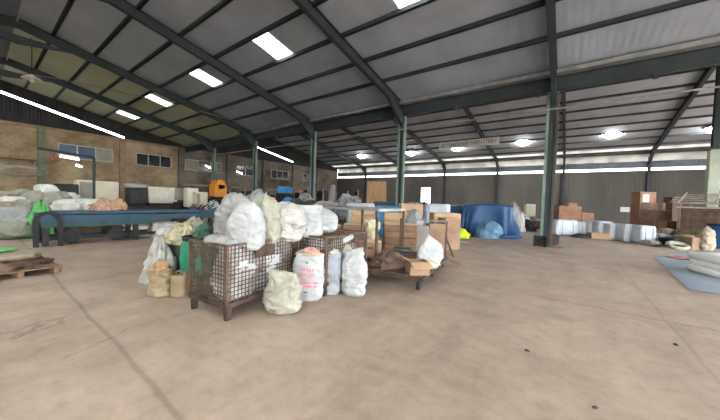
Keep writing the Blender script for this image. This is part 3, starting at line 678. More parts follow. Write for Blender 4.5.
for i, (px, py, Z, w, h, m, lab) in enumerate([(205, 208, 12.6, .9, .35, 'salmon', 'pinkish parts heaped at the far end of the blue table'), (213, 203, 17, 1.2, .5, 'poly', 'white plastic heap below the orange box'), (200, 207, 15, .8, .3, 'carton_light', 'tan scraps below the low grey-white box')]):
    c = at(px, py, Z); o = heap_mesh(w, w*.8, c.z+.1 if i else .4, 60+i, .4).build('parts_pile', m, None, True, (c.x, c.y, 0 if i else max(0, c.z-h))); tag(o, lab, 'heap')
random.seed(21)
mach = [(232, 192, 24, 'dark_metal'), (246, 191, 26, 'rust_dark'), (262, 193, 24, 'dark_metal'), (275, 195, 26, 'dark_metal'), (300, 193, 25, 'black'), (308, 190, 31, 'dark_metal'), (322, 191, 26, 'rust_dark'), (346, 193, 28, 'dark_metal'), (358, 192, 29, 'rust_dark')]
pos = ['beside the orange box', 'second to the right of the orange box', 'under the dome of grey sacks left of the blue box', 'just left of the blue box', 'behind the wide green column, left side', 'behind the wide green column, right side', 'left of the pale upright roll', 'right of the pale upright roll', 'left of the leaning plywood boards']
for (px, top, Z, m), s in zip(mach, pos):
    c = at(px, top, Z); t = thing('machine', 'dark workshop machine far back '+s, 'machine', (c.x, c.y, 0), random.uniform(-.2, .3), 'dark machines far back on the left')
    w = random.uniform(.9, 1.5); M().cbox((0, 0, .5), (w, w*1.2, 1.0), .04).build('base', m, t)
    M().cbox((0, .1, (1+c.z)/2), (w*.7, w*.6, c.z-1), .05).build('head', m, t); M().tube([(w*.3, -.3, 1), (w*.3, -.3, c.z+.2)], .05, 8).build('column', 'grey_steel', t)
    M().lathe([(.16, .9), (.16, 1.1), (.1, 1.12), (.02, 1.12)], 12, (0, -.5, .1)).build('wheel', random.choice(['label', 'skyblue', 'rust']), t, True)
c = at(285, 190, 23); t = thing('blue_crate', 'sky blue crate perched on dark machines behind the sacks', 'crate', (c.x, c.y, 0))
M().box((0, 0, c.z/2-.15), (1.2, .9, c.z-.3)).build('stand', 'dark_metal', t); M().cbox((0, 0, c.z), (1.0, .7, .5), .03, .6).build('box', 'skyblue', t)
c = at(332, 185, 21); t = thing('upright_roll', 'tall pale grey roll standing upright right of the wide green column', 'roll', (c.x, c.y, 0))
M().lathe([(.24, 0), (.25, .02), (.25, c.z-.02), (.23, c.z)], 18).build('roll', 'sack_grey', t, True); M().lathe([(.08, c.z), (.08, c.z+.04)], 12).build('core', 'carton', t)
for i, (px, w) in enumerate([(371, .8), (377, .75), (383, .75)]):
    c = at(px, 181, 24); b = M(); b.box((0, 0, c.z/2), (w*.95, .05, c.z)); o = b.build('plywood_board', 'plywood', None, False, (c.x, c.y+i*.06, 0), .5); o.rotation_euler = (-.08, .02-.03*i, .55)
    tag(o, 'tall brown plywood board leaning far back, %s of three' % ['leftmost', 'middle', 'rightmost'][i], 'board', 'leaning plywood boards')

# ------------------------------------------------------------------ mesh cages with sacks
def cage(lab, org, rz, W, D, H=1.0, cell=.058, plate=True, z0=.21):
    t = thing('mesh_cage', lab, 'cage', (org[0], org[1], 0), rz)
    for a, b in ((0, 0), (W, 0), (W, D), (0, D)):
        M().beam((a, b, z0), (a, b, H), .035, .035).build('corner_post', 'rust', t)
        M().box((a+(.04 if a == 0 else -.04), b+(.05 if b == 0 else -.05), z0/2), (.06, .07, z0), taper=1.2).build('foot', 'rust_dark', t)
    fr = M()
    for p, q_ in (((0, 0), (W, 0)), ((W, 0), (W, D)), ((W, D), (0, D)), ((0, D), (0, 0))): fr.beam((*p, z0), (*q_, z0), .05, .06)
    fr.box((W/2, D/2, z0+.01), (W, D, .02)); fr.build('base_frame', 'rust_dark', t)
    tr = M()
    for p, q_ in (((0, 0), (W, 0)), ((W, 0), (W, D)), ((W, D), (0, D)), ((0, D), (0, 0))): tr.beam((*p, H), (*q_, H), .03, .03)
    tr.build('top_rail', 'rust', t)
    for p, q_ in (((0, 0), (W, 0)), ((W, 0), (W, D)), ((W, D), (0, D)), ((0, D), (0, 0))):
        m = M(); P, Q = Vector((*p, 0)), Vector((*q_, 0)); L = (Q-P).length; n = round(L/cell); k = round((H-z0)/cell); r = .0052
        for i in range(1, n): c = P.lerp(Q, i/n); m.beam((c.x, c.y, z0), (c.x, c.y, H), 2*r, 2*r)
        for i in range(1, k): z = z0+(H-z0)*i/k; m.beam((P.x, P.y, z), (Q.x, Q.y, z), 2*r, 2*r)
        m.beam((P.x, P.y, (z0+H)/2), (Q.x, Q.y, (z0+H)/2), .018, .018)
        m.build('mesh_panel', 'rust', t)
    return t
c0 = gp(194, 309); c1 = gp(227, 321)
ux = Vector((c1.x-c0.x, c1.y-c0.y, 0)); ang = math.atan2(ux.y, ux.x)
CW, CD = .82, 1.35
o1 = (c1.x+.03, c1.y-.03)
# local x runs to the left-hand side (towards c0), local y away from the camera
def cage_pt(u, v, z=0):                     # u from the near corner along the left face, v along the long face
    e = Vector((-math.cos(ang), -math.sin(ang), 0)); n_ = Vector((-math.sin(ang), math.cos(ang), 0))
    return Vector((o1[0], o1[1], z))+e*u+n_*v
org = cage_pt(CW, 0)
t = cage('rusty wire mesh cage full of sacks, the nearer of two cages', org, ang, CW, CD)
M().box((CW+.02, .62, .86), (.012, .36, .17)).build('plate', 'rust_dark', t)
o2 = cage_pt(CW+.1, CD+.25)
cage('rusty wire mesh cage behind the bag with pink print, the farther of two', (o2.x+.2, o2.y), ang-.06, 1.2, 1.3, 1.0)
# sacks inside the near cage
zb = .23
sack('woven_sack', 'white sack at the near right of the first cage, seen through the mesh', 'sack', cage_pt(.23, .30, zb), .40, .50, .82, 'sack_white', 71, 'round', ang, group='sacks inside the near cage', wr=.035)
sack('woven_sack', 'white sack in the middle of the first cage behind the rusty plate', 'sack', cage_pt(.23, .80, zb), .40, .46, .84, 'sack_white', 72, 'round', ang, group='sacks inside the near cage', wr=.035)
sack('woven_sack', 'grey-white sack at the far right end inside the first cage', 'sack', cage_pt(.25, 1.14, zb), .40, .36, .78, 'sack_grey', 73, 'round', ang, group='sacks inside the near cage', wr=.035)
sack('woven_sack', 'dark green sack filling the left side of the first cage', 'sack', cage_pt(.62, .26, zb), .36, .44, .86, 'sack_dgreen', 74, 'round', ang, group='sacks inside the near cage', wr=.03)
sack('woven_sack', 'charcoal sack inside the first cage behind the dark green one', 'sack', cage_pt(.62, .82, zb), .36, .5, .8, 'sack_dark', 75, 'round', ang, group='sacks inside the near cage', wr=.03)
pillow('woven_sack', 'flat light grey sack folded over the left rim of the first cage', 'sack', cage_pt(.42, .22, .9), .42, .40, .2, 'sack_grey', 77, ang)
# sacks piled on top of the cage
sack('woven_sack', 'big grey sack leaning left on top of the first cage', 'sack', cage_pt(.58, .45, .93), .44, .36, .76, 'sack_grey', 81, 'round', YAW, (0, .16), wr=.03, bulge=.14, group='sacks on top of the near cage')
sack('woven_sack', 'big white sack standing upright on top of the first cage at the front', 'sack', cage_pt(.16, .42, .90), .46, .34, .66, 'sack_white', 82, 'round', YAW, (.05, .04), wr=.02, bulge=.16, group='sacks on top of the near cage')
sack('woven_sack', 'pale greenish sack behind the big white one on the first cage', 'sack', cage_pt(.42, .86, .93), .48, .38, .74, 'sack_green', 83, 'round', YAW, (0, .08), wr=.03, bulge=.15, group='sacks on top of the near cage')
sack('woven_sack', 'narrow cream sack on top of the first cage, right of the white one', 'sack', cage_pt(.12, .82, .93), .28, .3, .72, 'sack_cream', 84, 'seam', YAW, (0, .02), wr=.03, bulge=.1, group='sacks on top of the near cage')
sack('woven_sack', 'bright white sack on the cages between the cream and the square bag', 'sack', cage_pt(.16, 1.18, .95), .55, .45, .62, 'poly', 85, 'round', YAW, (0, .1), wr=.05, bulge=.15, group='sacks on top of the near cage')
sack('printed_sack', 'square white bag with dark dots on its side, on the farther cage', 'sack', (at(307, 238, 5.1).x, at(307, 238, 5.1).y, .97), .50, .34, .56, 'sack_white', 86, 'open', YAW, wr=.02, bulge=.05)
so = bpy.context.scene.objects['printed_sack'] if 'printed_sack' in bpy.context.scene.objects else None
pr = M()
for k in range(3): pr.box((.02, -.195, .14+k*.09), (.03, .015, .04))
pr.build('print', 'ink', so)
c = at(285, 232, 6.0); sack('woven_sack', 'white sack sitting in the farther cage, mostly hidden', 'sack', (o2.x+.75, o2.y+.4, .16), .6, .5, .8, 'sack_white', 87, 'round', 0)
sack('woven_sack', 'grey sack in the farther cage beside the trolley end', 'sack', (o2.x+1.1, o2.y+.85, .16), .5, .5, .75, 'sack_grey', 88, 'round', 0)
sack('woven_sack', 'white sack slumped on the rear left corner of the farther cage', 'sack', (o2.x+.35, o2.y+.9, .95), .8, .5, .5, 'sack_white', 89, 'round', 1)
# sacks on the floor in front
def fsack(px, py, w, h, **k):
    c = gp(px, py); return c
c = gp(283, 314); sack('woven_sack', 'small cream sack slumped on the floor at the cage corner', 'sack', (*B(c, .08), 0), .40, .26, .60, 'sack_cream', 91, 'seam', YAW, (0, -.1), wr=.05, bulge=.22)
c = gp(306, 301); sack('printed_sack.001', 'white sack with pink print, open at the top and full of pinkish scraps', 'sack', (*B(c, .12), 0), .46, .32, .76, 'sack_white', 92, 'open', YAW, (0, .03), wr=.02, bulge=.08)
ps = bpy.context.scene.objects['printed_sack.001']
heap_mesh(.42, .28, .12, 92, .4).build('scraps', 'salmon', ps, True, (0, 0, .72))
def sackprint(par, z0, z1, x0, x1, m, yoff):
    pm = M(); vs = []; n = 12; k = 2
    for iz in range(3):
        z = z0+(z1-z0)*iz/2
        for i in range(n+1):
            u = x0+(x1-x0)*i/n; e = 2.9; w, d = par[0]/2*(1+.08), par[1]/2*(1+.09)
            y = -d*(max(0, 1-abs(u/w)**e))**(1/e)-yoff; vs.append((u, y, z))
    fs = [(j*(n+1)+i, j*(n+1)+i+1, (j+1)*(n+1)+i+1, (j+1)*(n+1)+i) for j in range(2) for i in range(n)]
    return pm.add(vs, fs)
pr = sackprint((.46, .32), .30, .335, -.14, .18, 0, .028); pr.add(*(lambda q: (q.v, q.f))(sackprint((.46, .32), .245, .275, -.13, .17, 0, .028)))
for k in range(7):
    q2 = sackprint((.46, .32), .40, .47, -.12+k*.037, -.105+k*.037, 0, .028); pr.add(q2.v, q2.f)
for k in range(5):
    q2 = sackprint((.46, .32), .50, .55, -.10+k*.045, -.075+k*.045, 0, .028); pr.add(q2.v, q2.f)
pr.build('pink_print', 'pink', ps)
q2 = sackprint((.46, .32), .16, .175, -.03, .03, 0, .028); q3 = sackprint((.46, .32), .63, .645, -.03, .02, 0, .028); q2.add(q3.v, q3.f); q2.build('dark_print', 'ink', ps)
c = gp(328, 295); sack('printed_sack.002', 'grey-white sack with faint grey print standing between two white sacks', 'sack', (*B(c, .12), 0), .40, .30, .70, 'sack_blue', 93, 'open', YAW, (0, 0), wr=.025, bulge=.05)
ps = bpy.context.scene.objects['printed_sack.002']; pr = M()
for k in range(6):
    q2 = sackprint((.40, .30), .22, .40 if k % 2 else .34, -.13+k*.045, -.115+k*.045, 0, .03); pr.add(q2.v, q2.f)
pr.build('grey_print', 'board_grey', ps)
heap_mesh(.36, .26, .08, 95, .5).build('contents', 'poly', ps, True, (0, 0, .71))
c = gp(354, 297); sack('woven_sack', 'white sack standing at the right end of the front row', 'sack', (*B(c, .12), 0), .37, .26, .80, 'sack_white', 94, 'seam', YAW-.15, (0, -.02), wr=.03, bulge=.14)
c = at(340, 254, 5.35); t = thing('rolled_sack', 'whitish sack with rolled open mouth behind the front row', 'sack', (c.x, c.y, 0), YAW)
sack_mesh(.5, .36, .85, 96, 'round', wr=.05).build('body', 'sack_cream', t, True)
M().tube([(.20*math.cos(a), .13*math.sin(a), .86+.10*math.cos(a)) for a in [2*PI*j/20 for j in range(21)]], .05, 8).build('rolled_rim', 'sack_white', t, True)

# left of the cage: plastic, jerrycans, drums
c = gp(151, 286); o = heap_mesh(.55, .5, .78, 12, .4).build('plastic_heap', 'poly', None, True, (c.x-.15, c.y+.2, 0)); tag(o, 'crumpled white plastic film heap left of the paper sack', 'heap')
c = gp(157, 297); t = thing('paper_sack', 'brown paper sack with torn open top beside the small jerrycan', 'sack', (*B(c, .1), 0), .5)
sack_mesh(.33, .26, .42, 33, 'open', wr=.035, bulge=.12).build('body', 'jerry', t, True); heap_mesh(.26, .2, .2, 36, .7).build('crumpled_top', 'paper', t, True, (0, 0, .36))
c = gp(177, 297); t = thing('jerrycan', 'yellowed plastic jerrycan on the floor at the foot of the dark drum', 'can', (*B(c, .08), 0), .6)
m = M(); rings = []
for z, k in ((0, .9), (.02, 1), (.12, 1), (.13, .97), (.15, .97), (.16, 1), (.30, 1), (.335, .8), (.345, .6)):
    rings.append([(.13*k*math.copysign(abs(math.cos(a))**.55, math.cos(a)), .105*k*math.copysign(abs(math.sin(a))**.55, math.sin(a)), z) for a in [2*PI*j/24 for j in range(24)]])
m.loft(rings).build('body', 'jerry', t, True)
M().tube([(-.07, 0, .33), (-.07, 0, .385), (-.03, 0, .405), (.02, 0, .40), (.03, 0, .34)], .013, 8).build('handle', 'jerry', t, True); M().lathe([(.03, .34), (.03, .39), (.02, .395)], 12, (.075, 0, 0)).build('cap', 'jerry', t)
def drum(lab, c, r, h, m, rz=0):
    t = thing('plastic_drum', lab, 'drum', (c[0], c[1], 0), rz)
    M().lathe([(r*.9, 0), (r, .03), (r*1.03, h*.3), (r*1.04, h*.33), (r*1.03, h*.36), (r*1.05, h*.6), (r*1.06, h*.64), (r*1.03, h*.68), (r, h*.92), (r*.9, h)], 28).build('body', m, t, True)
    M().lathe([(r*.93, h-.02), (r*.95, h+.02), (r*.95, h+.05), (r*.86, h+.05), (r*.84, h+.03)], 28).build('rim', 'black', t, True)
c = gp(168, 279); drum('charcoal plastic drum behind the small jerrycan', (c.x-.02, c.y+.25), .24, .72, 'drum_dark')
c = gp(182, 290); drum('mint green plastic drum wedged against the left face of the near cage', (c.x-.05, c.y+.28), .27, .86, 'green_net')
for i, (px, py, Z, w, h, m, lab) in enumerate([(184, 240, 5.6, .6, .26, 'yellow', 'pale yellow plastic film heaped on the drums'), (174, 244, 5.9, .36, .24, 'poly', 'cream film bundle at the left end of the drums'), (195, 233, 6.2, .6, .32, 'sack_cream', 'cream sack lying behind the yellow film')]):
    c = at(px, py, Z); o = heap_mesh(w, .6, h+.1, 44+i, .55).build('film_bundle', m, None, True, (c.x, c.y, max(.7, c.z-h/2))); tag(o, lab, 'bundle')
c = at(205, 240, 5.3); sack('woven_sack', 'dull dark green sack rising behind the left corner of the near cage', 'sack', (c.x, c.y, 0), .5, .45, 1.12, 'sack_dgreen', 98, 'round', .4, wr=.05)
c = at(196, 250, 6.3); o = heap_mesh(1.3, 1.3, .85, 46, .25).build('waste_heap', 'sack_dirty', None, True, (*B(c, .3), 0)); tag(o, 'low heap of beige waste behind the drums', 'heap')

# ------------------------------------------------------------------ cartons
def carton(name, lab, c, w, d, h, m='carton', rz=YAW, top=None, group=None, tape=True, z=0):
    t = thing(name, lab, 'box', (c[0], c[1], z), rz, group)
    M().cbox((0, 0, h/2), (w, d, h), .008).build('body', m, t)
    if tape: M().box((0, 0, h+.001), (w*1.002, .06, .004)).build('tape', 'tape', t)
    if top: M().box((0, 0, h+.004), (w*.97, d*.97, .008)).build('lid', top, t)
    return t
def stackpx(lab, x0, x1, ytop, Z, m='layers', base=0, rz=YAW, top='carton_top', layers=1, dep=.6, name='cardboard_bundle', cat='cardboard stack'):
    """a stack of flat cardboard bundles; each layer is a child"""
    p = at((x0+x1)/2, ytop, Z); w = (x1-x0)*Z/FPX; h = p.z-base
    t = thing(name, lab, cat, (p.x, p.y, base), rz)
    for k in range(layers):
        r = random.uniform(-.02, .02); M().cbox((random.uniform(-.01, .01), 0, h*(k+.5)/layers), (w, w*dep, h/layers-.012), .01, r).build('bundle', m, t)
    M().box((0, 0, h+.004), (w*.96, w*dep*.96, .008)).build('top_sheet', top, t)
    return t
random.seed(2)
def loc(px, Z): p = at(px, 210, Z); return (p.x, p.y)
# trolleys
t = thing('flat_trolley', 'low rusty flat trolley with a tall end handle, the nearer one', 'trolley', (-2.12, 4.85, 0), .16)
dk = M(); W, D = 1.30, 2.45
for k in range(11): dk.box((-W+W*(k+.5)/11, D/2, .275), (W/11-.012, D, .03))
dk.build('deck', 'rust', t)
fr = M()
for x in (-W, 0, -W/2): fr.beam((x, 0, .225), (x, D, .225), .05, .07)
for y in (0, D/2, D): fr.beam((-W, y, .225), (0, y, .225), .05, .07)
fr.build('frame', 'rust_dark', t)
for y in (.12, D/2, D-.12):
    for x in (-.08, -W+.08):
        wh = M().tube([(x-.025, y, .09), (x+.025, y, .09)], .09, 14).build('wheel', 'rubber', t); M().box((x, y, .17), (.08, .04, .06)).build('fork', 'rust', wh)
for x in (-W+.03, -.03): M().beam((x, D, .2), (x, D, 1.18), .045, .045).build('handle_post', 'rust', t)
M().beam((-W+.03, D, 1.17), (-.03, D, 1.17), .04, .04).build('handle_bar', 'grey_steel', t)
M().beam((-.03, D, .75), (.10, D+.45, .2), .04, .04).build('brace', 'rust', t)
M().beam((0, D-.1, .18), (.32, D+.05, .10), .07, .05).build('tow_bar', 'rust', t)
t = thing('box_trolley', 'high rusty pipe-framed trolley loaded with cartons, behind the front sacks', 'trolley', (-5.6, 5.55, 0), 0)
W2, D2 = 2.05, 1.3; dk = M()
for k in range(10): dk.box((W2*(k+.5)/10, D2/2, .30), (W2/10-.012, D2, .03))
dk.build('deck', 'wood', t); fr = M()
for y in (0, D2): fr.beam((0, y, .25), (W2, y, .25), .05, .07)
for x in (0, W2): fr.beam((x, 0, .25), (x, D2, .25), .05, .07)
fr.build('frame', 'rust_dark', t)
for x in (.1, W2-.1):
    for y in (.1, D2-.1): wh = M().tube([(x, y-.025, .1), (x, y+.025, .1)], .1, 14).build('wheel', 'rubber', t); M().box((x, y, .2), (.05, .08, .06)).build('fork', 'rust', wh)
for x in (.7, 1.6, 2.02): M().beam((x, 0, .25), (x, 0, 1.43), .05, .05).build('post', 'rust', t)
for x in (.03, 2.02): M().beam((x, D2, .25), (x, D2, 1.43), .05, .05).build('post', 'rust', t)
M().beam((0, 0, 1.43), (W2, 0, 1.43), .05, .06).build('top_rail', 'grey_steel', t); M().beam((0, D2, 1.43), (W2, D2, 1.43), .05, .06).build('top_rail', 'grey_steel', t); M().beam((W2, 0, 1.43), (W2, D2, 1.43), .05, .06).build('side_rail', 'grey_steel', t)
# load on the near trolley
def open_carton(lab, c, w, d, h, rz, z, m='carton'):
    t = thing('open_carton', lab, 'box', (c[0], c[1], z), rz); b = M(); tk = .012
    b.box((0, -d/2, h/2), (w, tk, h)); b.box((0, d/2, h/2), (w, tk, h)); b.box((-w/2, 0, h/2), (tk, d, h)); b.box((w/2, 0, h/2), (tk, d, h)); b.box((0, 0, .01), (w, d, .02)); b.build('body', m, t)
    R1 = Matrix.Rotation(-.35, 3, 'X'); M().box((0, -d/2-.10, h-.03), (w, .22, tk), mtx=Matrix.Rotation(.3, 3, 'X')).build('flap', 'carton_light', t)
    M().box((w/2+.1, 0, h-.02), (.24, d, tk), mtx=Matrix.Rotation(.25, 3, 'Y')).build('flap', 'carton_top', t); M().box((-w/2-.06, 0, h+.04), (.2, d, tk), mtx=Matrix.Rotation(.5, 3, 'Y')).build('flap', m, t)
    M().box((0, 0, h*.55), (w*.94, d*.94, .02)).build('contents', 'carton_in', t)
c = gp(413, 275, .3); open_carton('open brown carton with pale flaps on the near trolley', (c.x-.02, c.y+.22), .36, .34, .24, YAW+.1, .29, 'carton')
c = gp(390, 268, .3); o = heap_mesh(.75, .6, .3, 19, .5).build('rag_heap', 'brownheap', None, True, (*B(c, .2), .29)); tag(o, 'brown and grey rags crumpled on the near trolley, left of the open carton', 'heap')
c = gp(396, 262, .3); pillow('folded_sack', 'dull grey folded sack on the rags of the near trolley', 'sack', (c.x+.05, c.y+.2, .50), .45, .35, .12, 'sack_dark', 7, .4)
c = gp(430, 267, .3); sack('woven_sack', 'white sack leaning on the near trolley beside the open carton', 'sack', (c.x-.12, c.y+.1, .29), .48, .20, .60, 'sack_white', 99, 'seam', YAW+.1, (-.2, .35), wr=.02, bulge=.15)
# load on the box trolley
BZ = .32
for (x0, x1, yt, yb_, m, lab, top) in [(340, 357, 239, 262, 'carton', 'brown carton low on the box trolley, left of the front post', 'carton_top'), (359, 381, 241, 262, 'carton', 'brown carton with a dark handle slot low on the box trolley, between posts', 'carton_top')]:
    Z = 6.9; p = at((x0+x1)/2, yt, Z); w = (x1-x0)*Z/FPX; t = carton('carton', lab, (p.x, p.y), w, .4, p.z-BZ, m, YAW, top, z=BZ, tape=True)
    M().box((0, -.203, (p.z-BZ)*.6), (.12, .006, .05)).build('handle_slot', 'carton_in', t)
stackpx('brown cardboard stack with pale top in the middle of the box trolley', 344, 364, 224, 7.5, 'layers', BZ, layers=4, dep=.8)
stackpx('light cardboard stack at the left of the box trolley', 322, 341, 225, 7.3, 'layers', BZ, layers=3, dep=.7)
c = loc(371, 7.5); pillow('film_bundle', 'yellowish film bundle stuffed between cartons on the box trolley', 'bundle', (c[0], c[1], .55), .4, .4, .62, 'yellow', 55, 0, wr=.08)
c = loc(334, 8.3); pillow('black_bag', 'dark grey bag on the cartons behind the box trolley rail', 'bag', (c[0], c[1], 1.05), .8, .5, .42, 'sack_dark', 56, .6)
c = loc(330, 7.9); stackpx('reddish carton pile far left on the box trolley', 316, 331, 222, 8.6, 'carton_red', 0, layers=3, dep=.9)
# stacks behind
stackpx('tall brown stack of flat cartons with bright pale top behind the near trolley', 384, 415, 224, 8.7, 'layers', 0, layers=5, dep=.75)
stackpx('pinkish carton stack behind the box trolley, left of the steel column', 352, 374, 208, 10.4, 'carton_light', 0, layers=5, dep=.8)
stackpx('pale carton stack directly at the foot of the column behind the cartons', 384, 402, 213, 9.8, 'carton_light', 0, layers=5, dep=.8)
stackpx('high pale carton stack right of the column behind the cartons', 400, 421, 204, 11.6, 'carton_light', 0, layers=6, dep=.8)
p = at(423, 226, 8.6); o = M().cbox((0, 0, p.z/2), (.52, .10, p.z), .02).build('grey_board', 'board_grey', None, False, (p.x, p.y, 0)); o.rotation_euler = (-.06, -.08, YAW); tag(o, 'thick grey board standing between the carton stacks behind the near trolley', 'board')
for i, (x0, x1, yt, Z, lab) in enumerate([(428, 443, 224, 9.4, 'open-topped tall brown carton behind the end handle of the near trolley, left of two'), (441, 457, 218, 10.3, 'tall brown carton beside the neon bag, right of two')]):
    p = at((x0+x1)/2, yt, Z); w = (x1-x0)*Z/FPX; t = carton('tall_carton', lab, (p.x, p.y), w, w*1.0, p.z, 'carton', YAW+.2*i, 'carton_light')
    M().box((-.05, -w*.5-.004, p.z*.6), (.05, .006, p.z*.5)).build('printed_stripe', 'carton_red', t)
stackpx('light brown carton lying open above the tall cartons by the blue tarp', 432, 458, 213, 11.2, 'carton_light', 0, layers=3, dep=.7)
c = loc(412, 9.6); sack('woven_sack', 'grey crumpled sack wedged among cartons right of the column', 'sack', (at(414, 212, 9.4).x, at(414, 212, 9.4).y, 0), .55, .5, 1.38, 'sack_grey', 101, 'round', 0, wr=.05)

# tarps in the middle distance
def tarp(lab, px, ytop, Z, w, d, m, rz=0, fl=.2, fo=.12, h=None, seed=1):
    p = at(px, ytop, Z); o = drape_mesh(w, d, h or p.z, seed, fl, fo).build('tarpaulin', m, None, True, (p.x, p.y, 0), rz); return tag(o, lab, 'tarp')
tarp('large dark blue tarpaulin draped over a tall stack in the middle of the hall', 487, 204, 15.6, 2.5, 1.5, 'tarp_blue', .35, .18, .24, seed=3)
tarp('second blue tarpaulin over goods left of the large one', 457, 205, 17.2, 1.3, 1.3, 'tarp_blue', .3, .1, .12, seed=5)
p = at(490, 228, 14.0); tag(heap_mesh(1.35, .7, .85, 6, .22).build('tarpaulin', 'tarp_pale', None, True, (p.x, p.y, 0), YAW), 'pale blue plastic sheet bulging low in front of the large blue tarpaulin', 'tarp')
tarp('sky blue tarpaulin over a low pile behind the cartons, left of the column', 388, 206, 13.8, 1.2, .9, 'skyblue', .5, .2, .1, seed=7)
tarp('white and grey tarpaulin arched over goods left of the sky blue one', 361, 203, 12.6, 1.2, 1.0, 'tarp_grey', .5, .2, .1, seed=8)
tarp('grey sheet over goods between the column and the blue tarpaulins', 437, 204, 14, 1.2, 1.0, 'tarp_grey', .5, .2, .1, seed=9)
tarp('dark sheet over a pile behind the sky blue tarpaulin', 392, 202, 17, 2.2, 1.2, 'sack_dark', .5, .2, .1, seed=10)
c = gp(505, 239); pillow('tarp_roll', 'dark blue end of tarpaulin trailing on the floor in front', 'tarp', (*B(c, .15), 0), 1.4, .45, .22, 'tarp_blue', 61, YAW-.15)
c = gp(463, 238); o = heap_mesh(.7, .5, .42, 62, .35).build('neon_bag', 'neon', None, True, (*B(c, .2), 0)); tag(o, 'neon yellow plastic bag on the floor before the blue tarpaulin', 'bag')
c = gp(470, 237); o = heap_mesh(.5, .4, .3, 63, .5).build('black_bag', 'black', None, True, (*B(c, .2), 0)); tag(o, 'small black bag right of the neon yellow one', 'bag')
for i, (px, py, w, lab) in enumerate([(463, 242, .5, 'flat whitish scrap on the floor below the neon bag'), (456, 245, .35, 'small pale scrap on the floor below the neon bag'), (514, 236, .35, 'pale scrap at the end of the trailing tarpaulin'), (504, 258, .22, 'small white scrap on the open floor, nearest the trolley'), (541, 259, .14, 'tiny pale scrap on the open floor below the column'), (676, 345, .06, 'tiny dark scrap in the right foreground'), (527, 351, .05, 'tiny dark scrap low in the middle foreground'), (595, 408, .04, 'tiny dark scrap at the bottom of the floor')]):
    c = gp(px, py); o = heap_mesh(w, w*.6, .04 if w > .1 else .02, 70+i, .5, 16, 4).build('floor_scrap', 'sack_white' if py < 300 else 'ink', None, True, (c.x, c.y, 0), i); tag(o, lab, 'scrap')

# middle-back clutter of sacks
random.seed(9)
cl = [(333, 205, 13.2, 'sack_grey'), (345, 203, 15.2, 'sack_grey'), (322, 204, 14.6, 'sack_white'), (311, 203, 15, 'sack_dark'), (297, 203, 16, 'sack_dark'), (288, 201, 17, 'skyblue'), (305, 199, 19, 'sack_grey'), (346, 198, 19, 'sack_white'), (355, 200, 18, 'sack_grey'), (268, 201, 18, 'tarp_grey'), (250, 198, 19, 'tarp_grey'), (258, 193, 21, 'tarp_grey'), (414, 205, 16.5, 'sack_grey'), (424, 205, 17, 'sack_dark')]
wds = ['just left of the arched tarpaulin', 'touching the arched tarpaulin', 'right of the wide green column', 'half hidden by the wide green column', 'left of the wide green column', 'bright blue among the machines left of the wide column', 'behind the wide green column, a small one', 'below the pale upright roll', 'behind the arched tarpaulin, right side', 'between the green columns above the cream sack', 'behind the big white sack, left one', 'grey, crowning the dome between the columns', 'at the foot of the column behind the cartons', 'dark, right of the column behind the cartons']
for i, ((px, py, Z, m), s) in enumerate(zip(cl, wds)):
    c = at(px, py-4, Z); sack('woven_sack', 'slumped sack far behind the cages, '+s, 'sack', (c.x, c.y, 0), random.uniform(.9, 1.15), .8, c.z+random.uniform(-.1, .1), m, 110+i, 'round', random.random(), wr=.1, group='sacks in the far middle')
# white scraps between tarp and column
for i, (px, py, Z, w, m, lab) in enumerate([(514, 205, 17.5, .8, 'sack_grey', 'grey crumpled heap at the right edge of the blue tarpaulin'), (518, 211, 18, .9, 'poly', 'white plastic heap right of the blue tarpaulin, upper'), (523, 216, 19.5, 1.0, 'poly', 'white plastic heap right of the blue tarpaulin, lower'), (527, 222, 18.5, 1.0, 'black', 'black bag heap right of the blue tarpaulin'), (552, 219, 20, 1.0, 'sack_white', 'white sack behind the column in the open floor'), (533, 218, 23, 1.3, 'sack_white', 'white sack left of the column in the open floor')]):
    c = at(px, py, Z); o = heap_mesh(w, w, c.z+.15, 130+i, .3).build('bag_heap', m, None, True, (c.x, c.y, 0)); tag(o, lab, 'heap')
p = at(530, 204, 24); M_ = M().cbox((0, 0, p.z/2), (.75, .6, p.z), .04); t = thing('white_cabinet', 'tall whitish cabinet left of the column in the open floor', 'cabinet', (p.x, p.y, 0), .3)
M_.build('body', 'offwhite', t); M().box((0, -.31, p.z*.5), (.6, .02, p.z*.85)).build('door', 'beige', t)
p = at(539, 221, 21); carton('carton', 'brown carton with white side left of the column in the open floor', (p.x, p.y), .8, .6, .55, 'carton_red')

# column foot clutter
c = gp(540, 247); t = thing('black_crate', 'black plastic crate on its side left of the column foot', 'crate', (c.x-.02, c.y+.15, 0), .2)
b = M()
for x in (-.2, .2): b.box((x, 0, .22), (.03, .3, .44))
b.box((0, 0, .43), (.42, .3, .03)); b.box((0, 0, .24), (.42, .3, .02)); b.build('frame', 'black', t); M().box((0, .13, .22), (.4, .02, .4)).build('back', 'black', t)
c = gp(553, 245); t = thing('black_crate', 'small dark crate right of the column foot', 'crate', (c.x+.03, c.y+.2, 0), .3)
M().cbox((0, 0, .2), (.28, .3, .4), .02).build('body', 'rust_dark', t); M().box((0, 0, .41), (.3, .32, .03)).build('rim', 'black', t)
c = gp(550, 247); o = heap_mesh(.9, .5, .08, 66, .4).build('dirt_heap', 'brownheap', None, True, (*B(c, .1), 0)); tag(o, 'thin brown dirt and scraps around the foot of the column', 'dirt')

